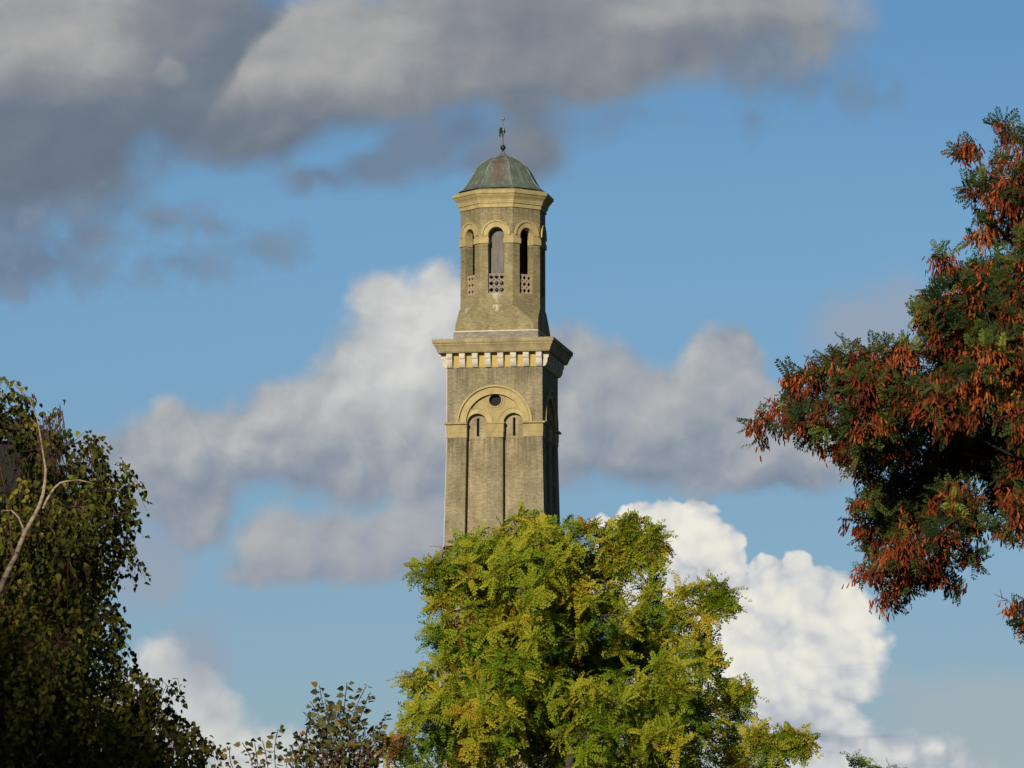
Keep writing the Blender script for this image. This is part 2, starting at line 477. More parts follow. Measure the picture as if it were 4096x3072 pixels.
M_BRICKU, e_, b_, col_, p_ = mat_brick('stock_brick_upper', (.158, .134, .068), (.264, .226, .118), (.400, .342, .190), False)
M_STONE = mat_plain('ochre_stone', (.34, .275, .125), (.52, .43, .205), 2.6, .9, (1, 1, .7))
M_FRIEZE = mat_plain('ochre_render', (.44, .33, .10), (.50, .385, .125), 1.2)
M_WEATHERED = mat_plain('weathered_stone', (.20, .165, .085), (.43, .36, .20), 1.6, .9, (1, 1, .45))
M_CAP = mat_plain('capital_stone', (.27, .22, .105), (.44, .355, .165), 1.5, .9, (1, 1, .7))
M_WHITE = mat_plain('white_painted_stone', (.46, .42, .345), (.66, .635, .565), 3.0)
M_LEAD = mat_plain('lead_flashing', (.11, .10, .08), (.30, .275, .22), 3.5, .7, (1, 1, 2.5))
M_BRIGHT = mat_plain('bright_lead_edge', (.62, .58, .46), (.75, .72, .60), 2.0, .6)
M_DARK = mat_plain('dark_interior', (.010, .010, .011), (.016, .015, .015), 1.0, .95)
M_BOARD = mat_plain('grey_weathered_boards', (.10, .092, .085), (.215, .20, .185), 2.2, .9, (3.5, 3.5, .35))
M_LATTICE = mat_plain('lattice_stone', (.36, .28, .19), (.46, .37, .27), 4.0)
M_LATTICEG = mat_plain('grey_lattice_stone', (.21, .18, .14), (.30, .255, .20), 4.0)
M_IRON = mat_plain('black_iron', (.008, .009, .014), (.016, .018, .026), 4.0, .45)
M_VERDI = mat_plain('verdigris_metal', (.13, .20, .17), (.22, .30, .27), 5.0, .6)
M_TAPE = mat_plain('conductor_tape', (.55, .53, .50), (.68, .66, .63), 2.0, .5)
def mat_copper():
    m, e, b, o = material('weathered_copper')
    p = obj_coord(e); x, y, z = e.xyz(p)
    rad = e.m('ARCTAN2', x, e.m('MULTIPLY', y, -1))
    n = e.noise(e.v('MULTIPLY', p, (2.4, 2.4, .5)), 1.6, 5, .6)
    n2 = e.noise(p, 9, 4, .6)
    f = e.m('ADD', e.m('MULTIPLY', n, .7), e.m('MULTIPLY', n2, .3))
    col = e.ramp(f, [(.32, (.072, .092, .076)), (.50, (.122, .152, .126)), (.68, (.205, .255, .215))])
    # the brown bare patch on the front panel
    w = e.noise(p, 2.3, 4, .6)
    px = e.m('ADD', rad, e.lin(w, .3, .7, -.12, .12))
    mask = e.m('MULTIPLY', e.smooth(e.m('ABSOLUTE', e.m('ADD', px, .02)), .24, .08), e.m('MULTIPLY', e.smooth(z, COP_Z + .15, COP_Z + .6), e.smooth(z, COP_Z + 2.25, COP_Z + 1.7)))
    mask = e.m('MULTIPLY', mask, e.smooth(y, -.3, -.6))
    col = e.mix(e.m('MULTIPLY', mask, .68), col, (.135, .074, .052))
    e.put(b.inputs['Base Color'], col); b.inputs['Roughness'].default_value = .55
    bump(e, b, n2, .2, .03)
    return m

# ------------------------------------------------------------------ ground
m, e, b, o = material('parkland_grass')
p = obj_coord(e)
f = e.m('ADD', e.m('MULTIPLY', e.noise(p, .05, 6, .6), .6), e.m('MULTIPLY', e.noise(p, 2.0, 4, .6), .4))
e.put(b.inputs['Base Color'], e.ramp(f, [(.35, (.018, .030, .010)), (.65, (.045, .060, .020))]))
b.inputs['Roughness'].default_value = .95
g = MB(); g.add([(-6000, -3000, 0), (6000, -3000, 0), (6000, 9000, 0), (-6000, 9000, 0)], [(0, 1, 2, 3)])
ground = g.build('ground', m); ground['kind'] = 'structure'

# ------------------------------------------------------------------ the standpipe tower
TD = 350.0
TH = -9.7
tower = empty('brick_tower', (at(2012, 1536, TD).x, TD, 0), R(TH))
tag(tower, 'tall tapering yellow brick water tower with green copper dome and octagonal lantern', 'tower')
def tz(py, r=0.0):
    """height at the tower of photo row py, for a point r metres nearer than the tower's axis"""
    return CAMZ + (TD - r) * math.tan(PITCH + math.atan((1536 - py) / F))
H = 2.62
FR = 1.154                                        # how far the near corner stands out, per half width
z_fr = tz(1468, 2.58)                             # underside of the ochre frieze
z_sp = tz(1692, 2.6)                              # springing of the arches
z_slab = tz(1686.5, 2.7)
z_slab0 = tz(1694, 2.7)
z_cap = tz(1748, 2.6)
z_cap2 = tz(1728, 2.6)
z_soff = tz(1404, FR * 3.0)
z_oc = tz(1600, 2.5)
BAT = .0225
RG = 1.605; RS = .567
def batter(mb):
    mb.v = [(x * (1 + BAT * max(0, z_cap - z) / H), y * (1 + BAT * max(0, z_cap - z) / H), z) for x, y, z in mb.v]
    return mb

shaft = MB()
for k in range(4):
    s = MB()
    up = [(-H, z_cap), (-1.57, z_cap), (-1.57, z_sp), (-RG, z_sp)] + arc(0, z_sp, RG, 180, 0, 40)[1:-1] + [(RG, z_sp), (1.57, z_sp), (1.57, z_cap), (H, z_cap), (H, z_soff + .1), (-H, z_soff + .1)]
    sk = lambda a, c: (abs(a[0]) == H and abs(c[0]) == H) or (a[1] == c[1] == z_cap) or (a[1] == c[1] == z_soff + .1)
    s.plate([up], -H, -H + .42, sk)
    s.plate([[(-.436, z_cap), (.436, z_cap), (.436, z_sp), (-.436, z_sp)]], -H, -H + .42, lambda a, c: a[1] == c[1] == z_cap)
    for x0, x1 in ((-H, -1.57), (-.436, .436), (1.57, H)):
        s.plate([[(x0, 0), (x1, 0), (x1, z_cap), (x0, z_cap)]], -H, -H + .42, lambda a, c: (abs(a[0]) == H and abs(c[0]) == H) or a[1] == c[1])
    batter(s)
    shaft.add(s.move(rotz(90 * k)).v, s.f)
shaft.build('shaft', M_BRICK, tower)
# recessed panels, with their slit windows, and the tympana above them
for k in (0, 90, 180, 270):
    pn = MB(); y1 = -H + .42
    for sx in (-1, 1):
        cx = sx * 1.0
        zs0, zs1 = tz(1744, 2.2), tz(1671, 2.2)
        slit = [(cx - .07, zs0), (cx + .07, zs0), (cx + .07, zs1), (cx - .07, zs1)]
        a, c2 = (-1.62, -.43) if sx < 0 else (.43, 1.62)
        outer = [(a, z_cap), (c2, z_cap), (c2, z_sp + .65), (a, z_sp + .65)]
        pn.plate([outer, slit], y1, y1 + .45, lambda p_, q_, cx=cx: abs(p_[0] - cx) > .1 or abs(q_[0] - cx) > .1)
        pn.add([(a, y1, 0), (c2, y1, 0), (c2, y1, z_cap), (a, y1, z_cap)], [(0, 1, 2, 3)])
    batter(pn)
    pn.move(rotz(k)).build('recessed_panel', M_BRICKP, tower)
    if k in (0, 90):
        sl = MB()
        for cx in (-1.0, 1.0):
            sl = MB(); sl.box(cx - .10, cx + .10, y1 + .30, y1 + .44, zs0 - .05, zs1 + .05)
            sl.move(rotz(k)).build('slit_window', M_DARK, tower)
    ty = MB(); yt = -H + .15
    loop = [(-1.64, z_sp), (-1.0 - RS, z_sp)] + arc(-1.0, z_sp, RS, 180, 0, 20)[1:-1] + [(-1.0 + RS, z_sp), (1.0 - RS, z_sp)] + arc(1.0, z_sp, RS, 180, 0, 20)[1:-1] + [(1.0 + RS, z_sp), (1.64, z_sp)] + arc(0, z_sp, 1.64, 0, 180, 40)[1:-1]
    oc = arc(0, z_oc, .345, 0, 360, 28)[:-1]
    ty.plate([loop, oc], yt, yt + .272, lambda p_, q_: math.hypot(p_[0], p_[1] - z_sp) > 1.6 and math.hypot(q_[0], q_[1] - z_sp) > 1.6)
    ty.move(rotz(k)).build('tympanum', M_CAP, tower)
    if k in (0, 90):
        def ring(cx, cz, r0, r1, a0, a1, d0, d1, n=36):
            mb = MB(); full = abs(a1 - a0) >= 360
            o1, o0 = arc(cx, cz, r1, a0, a1, n), arc(cx, cz, r0, a0, a1, n)
            prof = [[(x, d1, z) for x, z in o0], [(x, d0, z) for x, z in o0], [(x, d0, z) for x, z in o1], [(x, d1, z) for x, z in o1]]
            rings = [[prof[q][i] for q in range(4)] for i in range(n + 1)]
            mb.loft(rings, False)
            if not full:
                for i in (0, n): mb.add([prof[q][i] for q in range(4)], [(0, 1, 2, 3)])
            return mb
        A = ring(0, z_sp, RG - .012, 1.90, 0, 180, -H - .045, -H + .02).move(rotz(k)).build('great_arch', M_STONE, tower)
        ring(0, z_sp, 1.903, 1.985, 0, 180, -H - .02, -H + .02).move(rotz(k)).build('arch_moulding', M_CAP, A)
        ring(0, z_sp, 1.988, 2.08, 0, 180, -H - .13, -H + .02).move(rotz(k)).build('hood_mould', M_STONE, A)
        for cx in (-1.0, 1.0):
            lo = (0, 152) if cx > 0 else (28, 180)
            a0, a1 = (22, 180) if cx > 0 else (0, 158)
            s_ = ring(cx, z_sp, RS - .012, .80, 0, 180, yt - .05, yt + .02).move(rotz(k)).build('small_arch', M_STONE, tower)
            ring(cx, z_sp, .803, .875, a0, a1, yt - .085, yt + .02).move(rotz(k)).build('hood_mould', M_CAP, s_)
        oo = ring(0, z_oc, .335, .41, 0, 360, yt - .06, yt + .02).move(rotz(k)).build('round_window', M_CAP, tower)
        ring(0, z_oc, .413, .54, 0, 360, yt - .025, yt + .02).move(rotz(k)).build('window_surround', M_CAP, oo)
        d = MB(); d.plate([arc(0, z_oc, .40, 0, 360, 20)[:-1]], yt + .24, yt + .27); d.move(rotz(k)).build('dark_opening', M_DARK, oo)
# capital bands on the pilasters
def band(x0, x1, corner0, corner1, tiers):
    mb = MB()
    for pr, za, zb in tiers:
        mb.box(x0 - (pr if not corner0 else 0), x1 + (pr if not corner1 else 0), -H - pr, -H + .40, za, zb)
    return mb
tiers = [(.045, z_cap2 + .004, z_slab0), (.03, z_cap, z_cap2), (.17, z_slab0 + .002, z_slab), ]
for k in (0, 90):
    band(-.436, .436, False, False, [(.05, z_cap2 + .004, z_slab0), (.035, z_cap, z_cap2), (.10, z_slab0 + .002, z_slab)]).move(rotz(k)).build('capital', M_CAP, tower)
for k in range(4):                                 # corner capitals wrap the corners
    mb = MB()
    for pr, za, zb in tiers:
        q = H + pr; c0 = 1.57 - (.05 if pr > .1 else .02)
        ring0 = [(-q, -q), (-c0, -q), (-c0, -H + .36), (-H + .36, -H + .36), (-H + .36, -c0), (-q, -c0)]
        mb.loft([[(x, y, za) for x, y in ring0], [(x, y, zb) for x, y in ring0]], True, True, True)
    mb.move(rotz(90 * k)).build('capital', M_CAP, tower)
# frieze, brackets, cornice
fz = MB()
hf = H + .03
fz.loft([ngon(4, hf * math.sqrt(2), z_fr, 45), ngon(4, hf * math.sqrt(2), z_soff + .02, 45)])
fz.build('frieze', M_FRIEZE, tower)
z_l = CAMZ
cp = [(2.66, 1404), (3.02, 1404), (3.08, 1401), (3.08, 1398.5), (3.11, 1397), (3.13, 1391), (3.17, 1383), (3.22, 1375), (3.27, 1369.5), (3.27, 1364), (3.33, 1362.5), (3.33, 1360), (3.345, 1358.5), (3.36, 1346)]
rings = [ngon(4, h_ * math.sqrt(2), tz(y_, FR * h_), 45) for h_, y_ in cp]
ztop = rings[-1][0][2]
rings.append(ngon(4, 2.2 * math.sqrt(2), ztop + .14, 45))
c_ = MB(); c_.loft(rings, True, False, True); cor = c_.build('cornice', M_WEATHERED, tower)
hb = z_soff - z_fr
bp = [(.33, 1.0), (.335, .82), (.325, .66), (.30, .60), (.25, .57), (.262, .50), (.255, .36), (.215, .20), (.150, .08), (.095, 0)]
def bracket(x, k):
    mb = MB(); w = .158
    prof = [(H + .02 + pr, z_fr + hb * t) for pr, t in bp]
    prof[0] = (prof[0][0], z_soff - .003)
    poly = [(H, z_soff - .003)] + prof + [(H, z_fr + .0)]
    mb.loft([[(x - w, -y, z) for y, z in poly], [(x + w, -y, z) for y, z in poly]], True, True, True)
    mb.move(rotz(k)).build('bracket', M_WHITE, tower)
for k in (0, 90):
    for i in range(8): bracket(-2.47 + i * .7057, k)
bracket(2.47, -90); bracket(2.47 - .7057, -90)
# broached base of the lantern
z_b0, z_b1 = tz(1321.6, 2.3), tz(1219, 2.2)
def chamf(h, c, z):
    return [(-h + c, -h, z), (h - c, -h, z), (h, -h + c, z), (h, h - c, z), (h - c, h, z), (-h + c, h, z), (-h, h - c, z), (-h, -h + c, z)]
br = MB()
secs = [(2.30, .20, 0), (2.297, .205, .1), (2.285, .235, .22), (2.27, .33, .37), (2.255, .52, .53), (2.245, .76, .70), (2.237, 1.03, .86), (2.235, 1.28, .97), (2.20, 1.288, 1.0)]
br.loft([chamf(h, c, z_b0 + (z_b1 - z_b0) * t) for h, c, t in secs], True, True, True)
br.build('broached_base', M_BRICKU, tower)
ls = MB(); ls.loft([ngon(4, 2.345 * 1.4142, ztop + .10, 45), ngon(4, 2.335 * 1.4142, z_b0 - .045, 45)], True, False, True)
ls.build('lead_apron', M_LEAD, tower)
fl = MB(); fl.loft([chamf(2.355, .06, z_b0 - .042), chamf(2.36, .06, z_b0), chamf(2.30, .06, z_b0 + .02)], True, True, True)
fl.build('flashing_strip', M_BRIGHT, tower)
# octagonal lantern
stain(M_BRICKU, e_, b_, col_, p_, [(.02, -2.25, tz(1171, 2.2), .30, .62, .6), (.02, -2.28, z_b1 + .01, .30, .42, .75), (-1.72, -1.75, z_b1 - .02, .22, .45, .6)])
OA = 2.208; HW = OA * math.tan(R(22.5)); T8 = math.tan(R(22.5))
z_o0 = z_b1 - .25
z_o1 = tz(818, .975 * 2.45)
z_sill, z_osp = tz(1171, 2.2), tz(938, 2.2)
ow = .445
lan = MB()
for k in range(8):
    s = MB()
    hole = [(-ow, z_sill), (ow, z_sill), (ow, z_osp)] + arc(0, z_osp, ow, 0, 180, 20)[1:-1] + [(-ow, z_osp)]
    s.plate([[(-HW, z_o0), (HW, z_o0), (HW, z_o1), (-HW, z_o1)], hole], -OA, -OA + .5, lambda p_, q_: abs(abs(p_[0]) - HW) < 1e-6 or abs(abs(q_[0]) - HW) < 1e-6)
    lan.add(s.move(rotz(45 * k)).v, s.f)
lan.build('lantern_wall', M_BRICKU, tower)
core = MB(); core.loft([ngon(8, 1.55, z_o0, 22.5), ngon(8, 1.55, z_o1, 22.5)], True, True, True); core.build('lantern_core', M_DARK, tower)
bd = MB(); bd.plate([[(-.62, z_sill), (.62, z_sill), (.62, z_osp + .15)] + arc(0, z_osp + .02, .50, 15, 165, 14) + [(-.62, z_osp + .15)]], -OA + .52, -OA + .56, None, True)
bd.build('boarding', M_BOARD, tower)
zi0, zi1, zi2 = tz(972, 2.2), tz(951, 2.2), tz(935.5, 2.2)
for k in (-45, 0, 45, 90):
    a_ = MB()
    # archivolt and hood
    n = 28
    for (r0, r1, pr, nm, mat_) in ((ow - .012, .715, .045, 'lantern_arch', M_STONE), (.718, .805, .11, 'hood_mould', M_STONE)):
        mb = ring(0, z_osp, r0, r1, 0, 180, -OA - pr, -OA + .02, n).move(rotz(k))
        if nm == 'lantern_arch':
            par = mb.build(nm, mat_, tower)
            so_ = MB()                                  # stone lining of the arch's underside
            pts = arc(0, z_osp, ow - .012, 0, 180, 24)
            so_.loft([[(x, -OA - .02, z) for x, z in pts], [(x, -OA + .42, z) for x, z in pts]], False)
            so_.move(rotz(k)).build('arch_soffit', M_STONE, par)
        else: mb.build(nm, mat_, par)
    # pierced stone lattice
    zl0, zl1 = z_sill, tz(1093.7, 2.0)
    hh = zl1 - zl0; holes = []
    def lobes(cx, cz, r, n=4):
        return [(cx + r * (1 - .22 * abs(math.sin(2 * t))) * math.cos(t), cz + r * (1 - .22 * abs(math.sin(2 * t))) * math.sin(t)) for t in [2 * math.pi * i / 16 for i in range(16)]]
    for i in range(3):
        for j in range(3):
            holes.append(lobes(-.29 + .29 * i, zl0 + hh * (j + .52) / 3.05, .128))
    for i in range(2):
        for j in range(2):
            holes.append(lobes(-.145 + .29 * i, zl0 + hh * (j + 1.02) / 3.05, .062))
    lt = MB(); lt.plate([[(-ow + .002, zl0), (ow - .002, zl0), (ow - .002, zl1), (-ow + .002, zl1)]] + holes, -OA + .15, -OA + .23, None, True)
    lt.move(rotz(k)).build('lattice_screen', M_LATTICEG if k == 0 else M_LATTICE, tower)
for k in (-90, -45, 0, 45, 90):                        # imposts round the piers, one per corner of the octagon
    par = None
    for pr, za, zb, nm, mt in ((.075, zi0, zi1, 'impost', M_STONE), (.030, zi1 + .001, zi2, 'impost_weathering', M_CAP)):
        def side(sgn, ang):
            Mx = rotz(ang)
            pts = [(sgn * (ow - pr * .5), -OA + .46), (sgn * (ow - pr * .5), -OA - pr)]
            return [(Mx @ Vector((x, y, 0))) for x, y in pts]
        l, r_ = side(1, k), side(-1, k + 45)
        rc = (OA + pr) / math.cos(R(22.5)); an = -90 + k + 22.5
        ri = (OA - .46) / math.cos(R(22.5))
        cor_ = Vector((rc * math.cos(R(an)), rc * math.sin(R(an)), 0)); inn = Vector((ri * math.cos(R(an)), ri * math.sin(R(an)), 0))
        poly = [l[0], l[1], cor_, r_[1], r_[0], inn]
        mb = MB(); mb.loft([[(p_.x, p_.y, za) for p_ in poly], [(p_.x, p_.y, zb) for p_ in poly]], True, True, True)
        q_ = mb.build(nm, mt, par or tower); par = par or q_
# cornice of the lantern
oc_p = [(2.40, 827), (2.455, 826.5), (2.465, 811), (2.53, 809.5), (2.54, 803.5), (2.56, 802), (2.575, 796), (2.63, 789), (2.72, 781), (2.775, 775), (2.775, 772), (2.83, 771), (2.85, 769), (2.87, 757)]
rings = [ngon(8, r_, tz(y_, .975 * r_), 22.5) for r_, y_ in oc_p]
zlt = rings[-1][0][2]
rings.append(ngon(8, 2.40, zlt + .16, 22.5))
c_ = MB(); c_.loft(rings, True, False, True); c_.build('lantern_cornice', M_STONE, tower)
# copper dome
zoom = .0043 / .975
dome_p = [(1188, 565), (1168, 541), (1150, 515), (1125, 492), (1100, 470), (1075, 452), (1050, 436), (1025, 421), (1000, 407), (975, 394), (950, 380), (925, 366), (900, 350), (875, 334), (850, 315), (825, 290), (800, 259), (780, 226), (760, 190), (742, 150), (730, 112), (722, 84), (712, 62), (690, 38), (668, 24), (652, 19)]
dr = [(half * zoom, tz(400 + zy * .3165, 0)) for zy, half in dome_p]
dr[0] = (dr[0][0] + .02, dr[0][1])
COP_Z = dr[0][1]
M_COPPER = mat_copper()
M_RIB = mat_plain('verdigris_flecked_rib', (.085, .105, .085), (.33, .345, .26), 2.6, .6, (1, 1, .8))
dm = MB()
def dring(r_, z, flute):
    out = []
    for i in range(8):
        a0, a1 = R(22.5 + 45 * i), R(22.5 + 45 * (i + 1))
        p0, p1 = Vector((r_ * math.cos(a0), r_ * math.sin(a0), z)), Vector((r_ * math.cos(a1), r_ * math.sin(a1), z))
        for t in (0, .25, .5, .75):
            q = p0.lerp(p1, t); s = 1 + flute * math.sin(math.pi * t)
            out.append((q.x * s, q.y * s, z))
    return out
dm.loft([dring(r_, z, .035) for r_, z in dr], True, False, True)
dome = dm.build('dome', M_COPPER, tower)
for i in range(8):
    a_ = R(22.5 + 45 * i)
    rb = MB(); rb.tube([((r_ + .008) * math.cos(a_), (r_ + .008) * math.sin(a_), z) for r_, z in dr[1:-4]], [.032] * (len(dr) - 5), 6)
    rb.build('rib', M_RIB, dome)
for i in (5, 6, 7):
    a_ = R(45 * i); cs = math.cos(R(22.5)) * 1.035
    rb = MB(); rb.tube([(r_ * cs * math.cos(a_), r_ * cs * math.sin(a_), z) for r_, z in dr[2:-5]], [.012] * (len(dr) - 7), 5)
    rb.build('seam', M_COPPER, dome)
# finial: collar, ball, rod, wind vane and bud ornaments
fin = MB()
zf = lambda zy: tz(400 + zy * .3165, 0)
S_ = .0043
def lathe(prof, n=16):
    mb = MB(); mb.loft([ngon(n, max(r_, .003), z) for r_, z in prof], True, True, True); return mb
fo = lathe([(20 * S_, zf(662)), (14 * S_, zf(650)), (19 * S_, zf(641)), (11 * S_, zf(635)), (5 * S_, zf(560)), (5 * S_, zf(480)), (3.5 * S_, zf(330)), (3 * S_, zf(262)), (2.5 * S_, zf(198))], 10).build('finial', M_IRON, tower)
lathe([(35 * S_ * math.sin(R(t)), zf(602) - 35 * S_ * math.cos(R(t))) for t in range(0, 181, 15)], 20).build('ball', M_IRON, fo, True)
lathe([(.004, zf(268)), (14 * S_, zf(258)), (24 * S_, zf(240)), (20 * S_, zf(224)), (7 * S_, zf(212)), (3 * S_, zf(196))], 6).build('bud', M_VERDI, fo)
lathe([(6 * S_, zf(440)), (14 * S_, zf(425)), (10 * S_, zf(405)), (24 * S_, zf(390)), (27 * S_, zf(368)), (16 * S_, zf(348)), (4 * S_, zf(332))], 6).build('bud', M_VERDI, fo)
vn = MB()
pl = [(-.08, zf(352)), (-.40, zf(356)), (-.62, zf(400)), (-.58, zf(470)), (-.42, zf(486)), (-.36, zf(440)), (-.22, zf(420)), (-.1, zf(470)), (-.02, zf(480)), (.06, zf(440)), (.30, zf(400)), (.34, zf(372)), (.1, zf(360))]
vn.plate([pl], -.012, .012, None, True)
vn.move(rotz(78)).build('vane', M_VERDI, fo)
# lightning conductor tape down the near left corner
tp = MB()
za = z_fr
def off(z): return H + .022 + BAT * max(0, z_cap - z)
lv = [(za, .03), (z_slab + .05, .03), (z_slab, .20), (z_slab0, .20), (z_slab0 - .02, .075), (z_cap, .075), (z_cap - .05, .03), (0, .03)]
tp.tube([(-off(z) - q + .02, -off(z) - q + .03, z) for z, q in lv], [.020] * len(lv), 5)
tp.build('conductor_tape', M_TAPE, tower)

# ------------------------------------------------------------------ trees
def mesh_np(name, V, Fq, mat, parent, tint=None, kind=None):
    """one mesh object from numpy vertices and quads (or any equal-sided faces), with an optional per-face leaf colour value"""
    me = bpy.data.meshes.new(name)
    n, k = Fq.shape
    me.vertices.add(len(V)); me.loops.add(n * k); me.polygons.add(n)
    me.vertices.foreach_set('co', np.ascontiguousarray(V, dtype=np.float32).ravel())
    me.loops.foreach_set('vertex_index', np.ascontiguousarray(Fq, dtype=np.int32).ravel())
    me.polygons.foreach_set('loop_start', np.arange(0, n * k, k, dtype=np.int32))
    if tint is not None:
        a = me.attributes.new('tint', 'FLOAT', 'FACE'); a.data.foreach_set('value', np.ascontiguousarray(tint, dtype=np.float32))
    me.update(calc_edges=True)
    me.materials.append(mat)
    o = bpy.data.objects.new(name, me); COL.objects.link(o)
    if parent: o.parent = parent
    if kind: o['kind'] = kind
    return o

def mat_leaf(name, stops, trans=.30, rough=.6, spec=.10):
    m, e, b, o = material(name)
    at_ = e.new('ShaderNodeAttribute'); at_.attribute_name = 'tint'
    col = e.ramp(at_.outputs['Fac'], stops)
    e.put(b.inputs['Base Color'], col); b.inputs['Roughness'].default_value = rough
    b.inputs['Specular IOR Level'].default_value = spec
    tr = e.new('ShaderNodeBsdfTranslucent'); e.put(tr.inputs['Color'], col)
    mx = e.new('ShaderNodeMixShader'); mx.inputs[0].default_value = trans
    e.t.links.new(b.outputs[0], mx.inputs[1]); e.t.links.new(tr.outputs[0], mx.inputs[2]); e.t.links.new(mx.outputs[0], o.inputs[0])
    return m

def pinnate(pairs, L, W, droop, rng, spread=68):
    """one feathered leaf: unit-long stalk along x with paired leaflets; L, W leaflet length and width"""
    V = []; Q = []
    def pt(t): return np.array([t * (1 - .12 * droop * t), 0, -droop * t * t])
    for t0, t1 in ((0, .35), (.35, .7), (.7, 1.0)):
        a, b = pt(t0), pt(t1); w = .009
        i = len(V); V += [a + (0, w, 0), a - (0, w, 0), b - (0, w, 0), b + (0, w, 0)]; Q.append((i, i + 1, i + 2, i + 3))
    for j in range(pairs):
        t = .16 + .80 * j / (pairs - 1)
        sz = .78 + .30 * math.sin(math.pi * (.10 + .80 * t))
        for sgn in (-1, 1):
            an = R(spread * (1 - .25 * t) + rng.uniform(-9, 9))
            d = np.array([math.cos(an), sgn * math.sin(an), -.28 + rng.uniform(-.18, .18)]); d /= np.linalg.norm(d)
            pe = np.array([-math.sin(an), sgn * math.cos(an), rng.uniform(-.3, .3)]); pe /= np.linalg.norm(pe)
            p = pt(t); i = len(V)
            V += [p + d * L * .06, p + d * L * sz * .62 + pe * W * sz * .5, p + d * L * sz, p + d * L * sz * .55 - pe * W * sz * .5]
            Q.append((i, i + 1, i + 2, i + 3))
    p = pt(1.0); i = len(V); d = np.array([.9, 0, -.4 * droop])
    V += [p, p + d * L * .45 + (0, W * .5, 0), p + d * L * .9, p + d * L * .45 - (0, W * .5, 0)]; Q.append((i, i + 1, i + 2, i + 3))
    return np.array(V), np.array(Q)
def ovate(w=.36, fold=.10):
    V = np.array([(0, 0, 0), (.22, w, fold), (.58, w * .72, fold * .6), (1, 0, -.06), (.58, -w * .72, fold * .6), (.22, -w, fold)], float)
    return V, np.array([(0, 1, 2, 3), (0, 3, 4, 5)])
def pod():
    V = np.array([(0, 0, 0), (.22, .085, .03), (.72, .105, -.02), (1, 0, 0), (.75, -.10, .03), (.25, -.09, -.03)], float)
    return V, np.array([(0, 1, 2, 3), (0, 3, 4, 5)])

def frames(A, ref=None, rng=None, roll=0.0):
    """rotation matrices with local x along A and local z as near to ref (up) as it goes"""
    A = A / np.linalg.norm(A, axis=1, keepdims=True)
    up = np.tile(np.array([0, 0, 1.0]), (len(A), 1)) if ref is None else ref
    if rng is not None: up = up + rng.normal(0, roll, up.shape)
    y = np.cross(up, A); y /= np.linalg.norm(y, axis=1, keepdims=True) + 1e-9
    z = np.cross(A, y)
    return np.stack([A, y, z], axis=2)
def scatter(templates, pos, A, size, tint, rng, roll=.3, ref=None):
    """copies of leaf templates at pos, pointing along A; returns V, Q, per-face tint"""
    Vs, Qs, Ts = [], [], []; base = 0
    Rm = frames(A, ref, rng, roll)
    pick = rng.integers(0, len(templates), len(pos))
    for k, (tv, tq) in enumerate(templates):
        s = pick == k
        if not s.any(): continue
        v = np.einsum('nij,vj->nvi', Rm[s], tv) * size[s][:, None, None] + pos[s][:, None, :]
        n = len(v)
        q = tq[None] + (np.arange(n) * len(tv))[:, None, None] + base
        Vs.append(v.reshape(-1, 3)); Qs.append(q.reshape(-1, tq.shape[1])); Ts.append(np.repeat(tint[s], len(tq)))
        base += n * len(tv)
    return np.concatenate(Vs), np.concatenate(Qs), np.concatenate(Ts)
def rods(P0_, P1_, r0, r1):
    """three-sided twigs from P0 to P1"""
    A = P1_ - P0_; A = A / (np.linalg.norm(A, axis=1, keepdims=True) + 1e-9)
    y = np.cross(A, np.array([.3, .9, .2])); y /= np.linalg.norm(y, axis=1, keepdims=True) + 1e-9
    z = np.cross(A, y); V = []
    for P_, r_ in ((P0_, r0), (P1_, r1)):
        for k in range(3):
            a = 2 * math.pi * k / 3
            V.append(P_ + (y * math.cos(a) + z * math.sin(a)) * r_)
    V = np.stack(V, axis=1).reshape(-1, 3)
    q = np.array([(0, 1, 4, 3), (1, 2, 5, 4), (2, 0, 3, 5)])
    Q = (q[None] + (np.arange(len(P0_)) * 6)[:, None, None]).reshape(-1, 4)
    return V, Q
def inside(poly, pts):
    x, y = pts[:, 0], pts[:, 1]; r = np.zeros(len(pts), bool); j = len(poly) - 1
    for i in range(len(poly)):
        xi, yi = poly[i]; xj, yj = poly[j]
        r ^= ((yi > y) != (yj > y)) & (x < (xj - xi) * (y - yi) / (yj - yi + 1e-12) + xi)
        j = i
    return r
def edge_dist(poly, pts):
    P_ = np.array(poly, float); Q_ = np.roll(P_, -1, axis=0); best = np.full(len(pts), 1e9)
    for a, b in zip(P_, Q_):
        ab = b - a; t = np.clip(((pts - a) @ ab) / (ab @ ab + 1e-9), 0, 1)
        best = np.minimum(best, np.linalg.norm(pts - (a + t[:, None] * ab), axis=1))
    return best
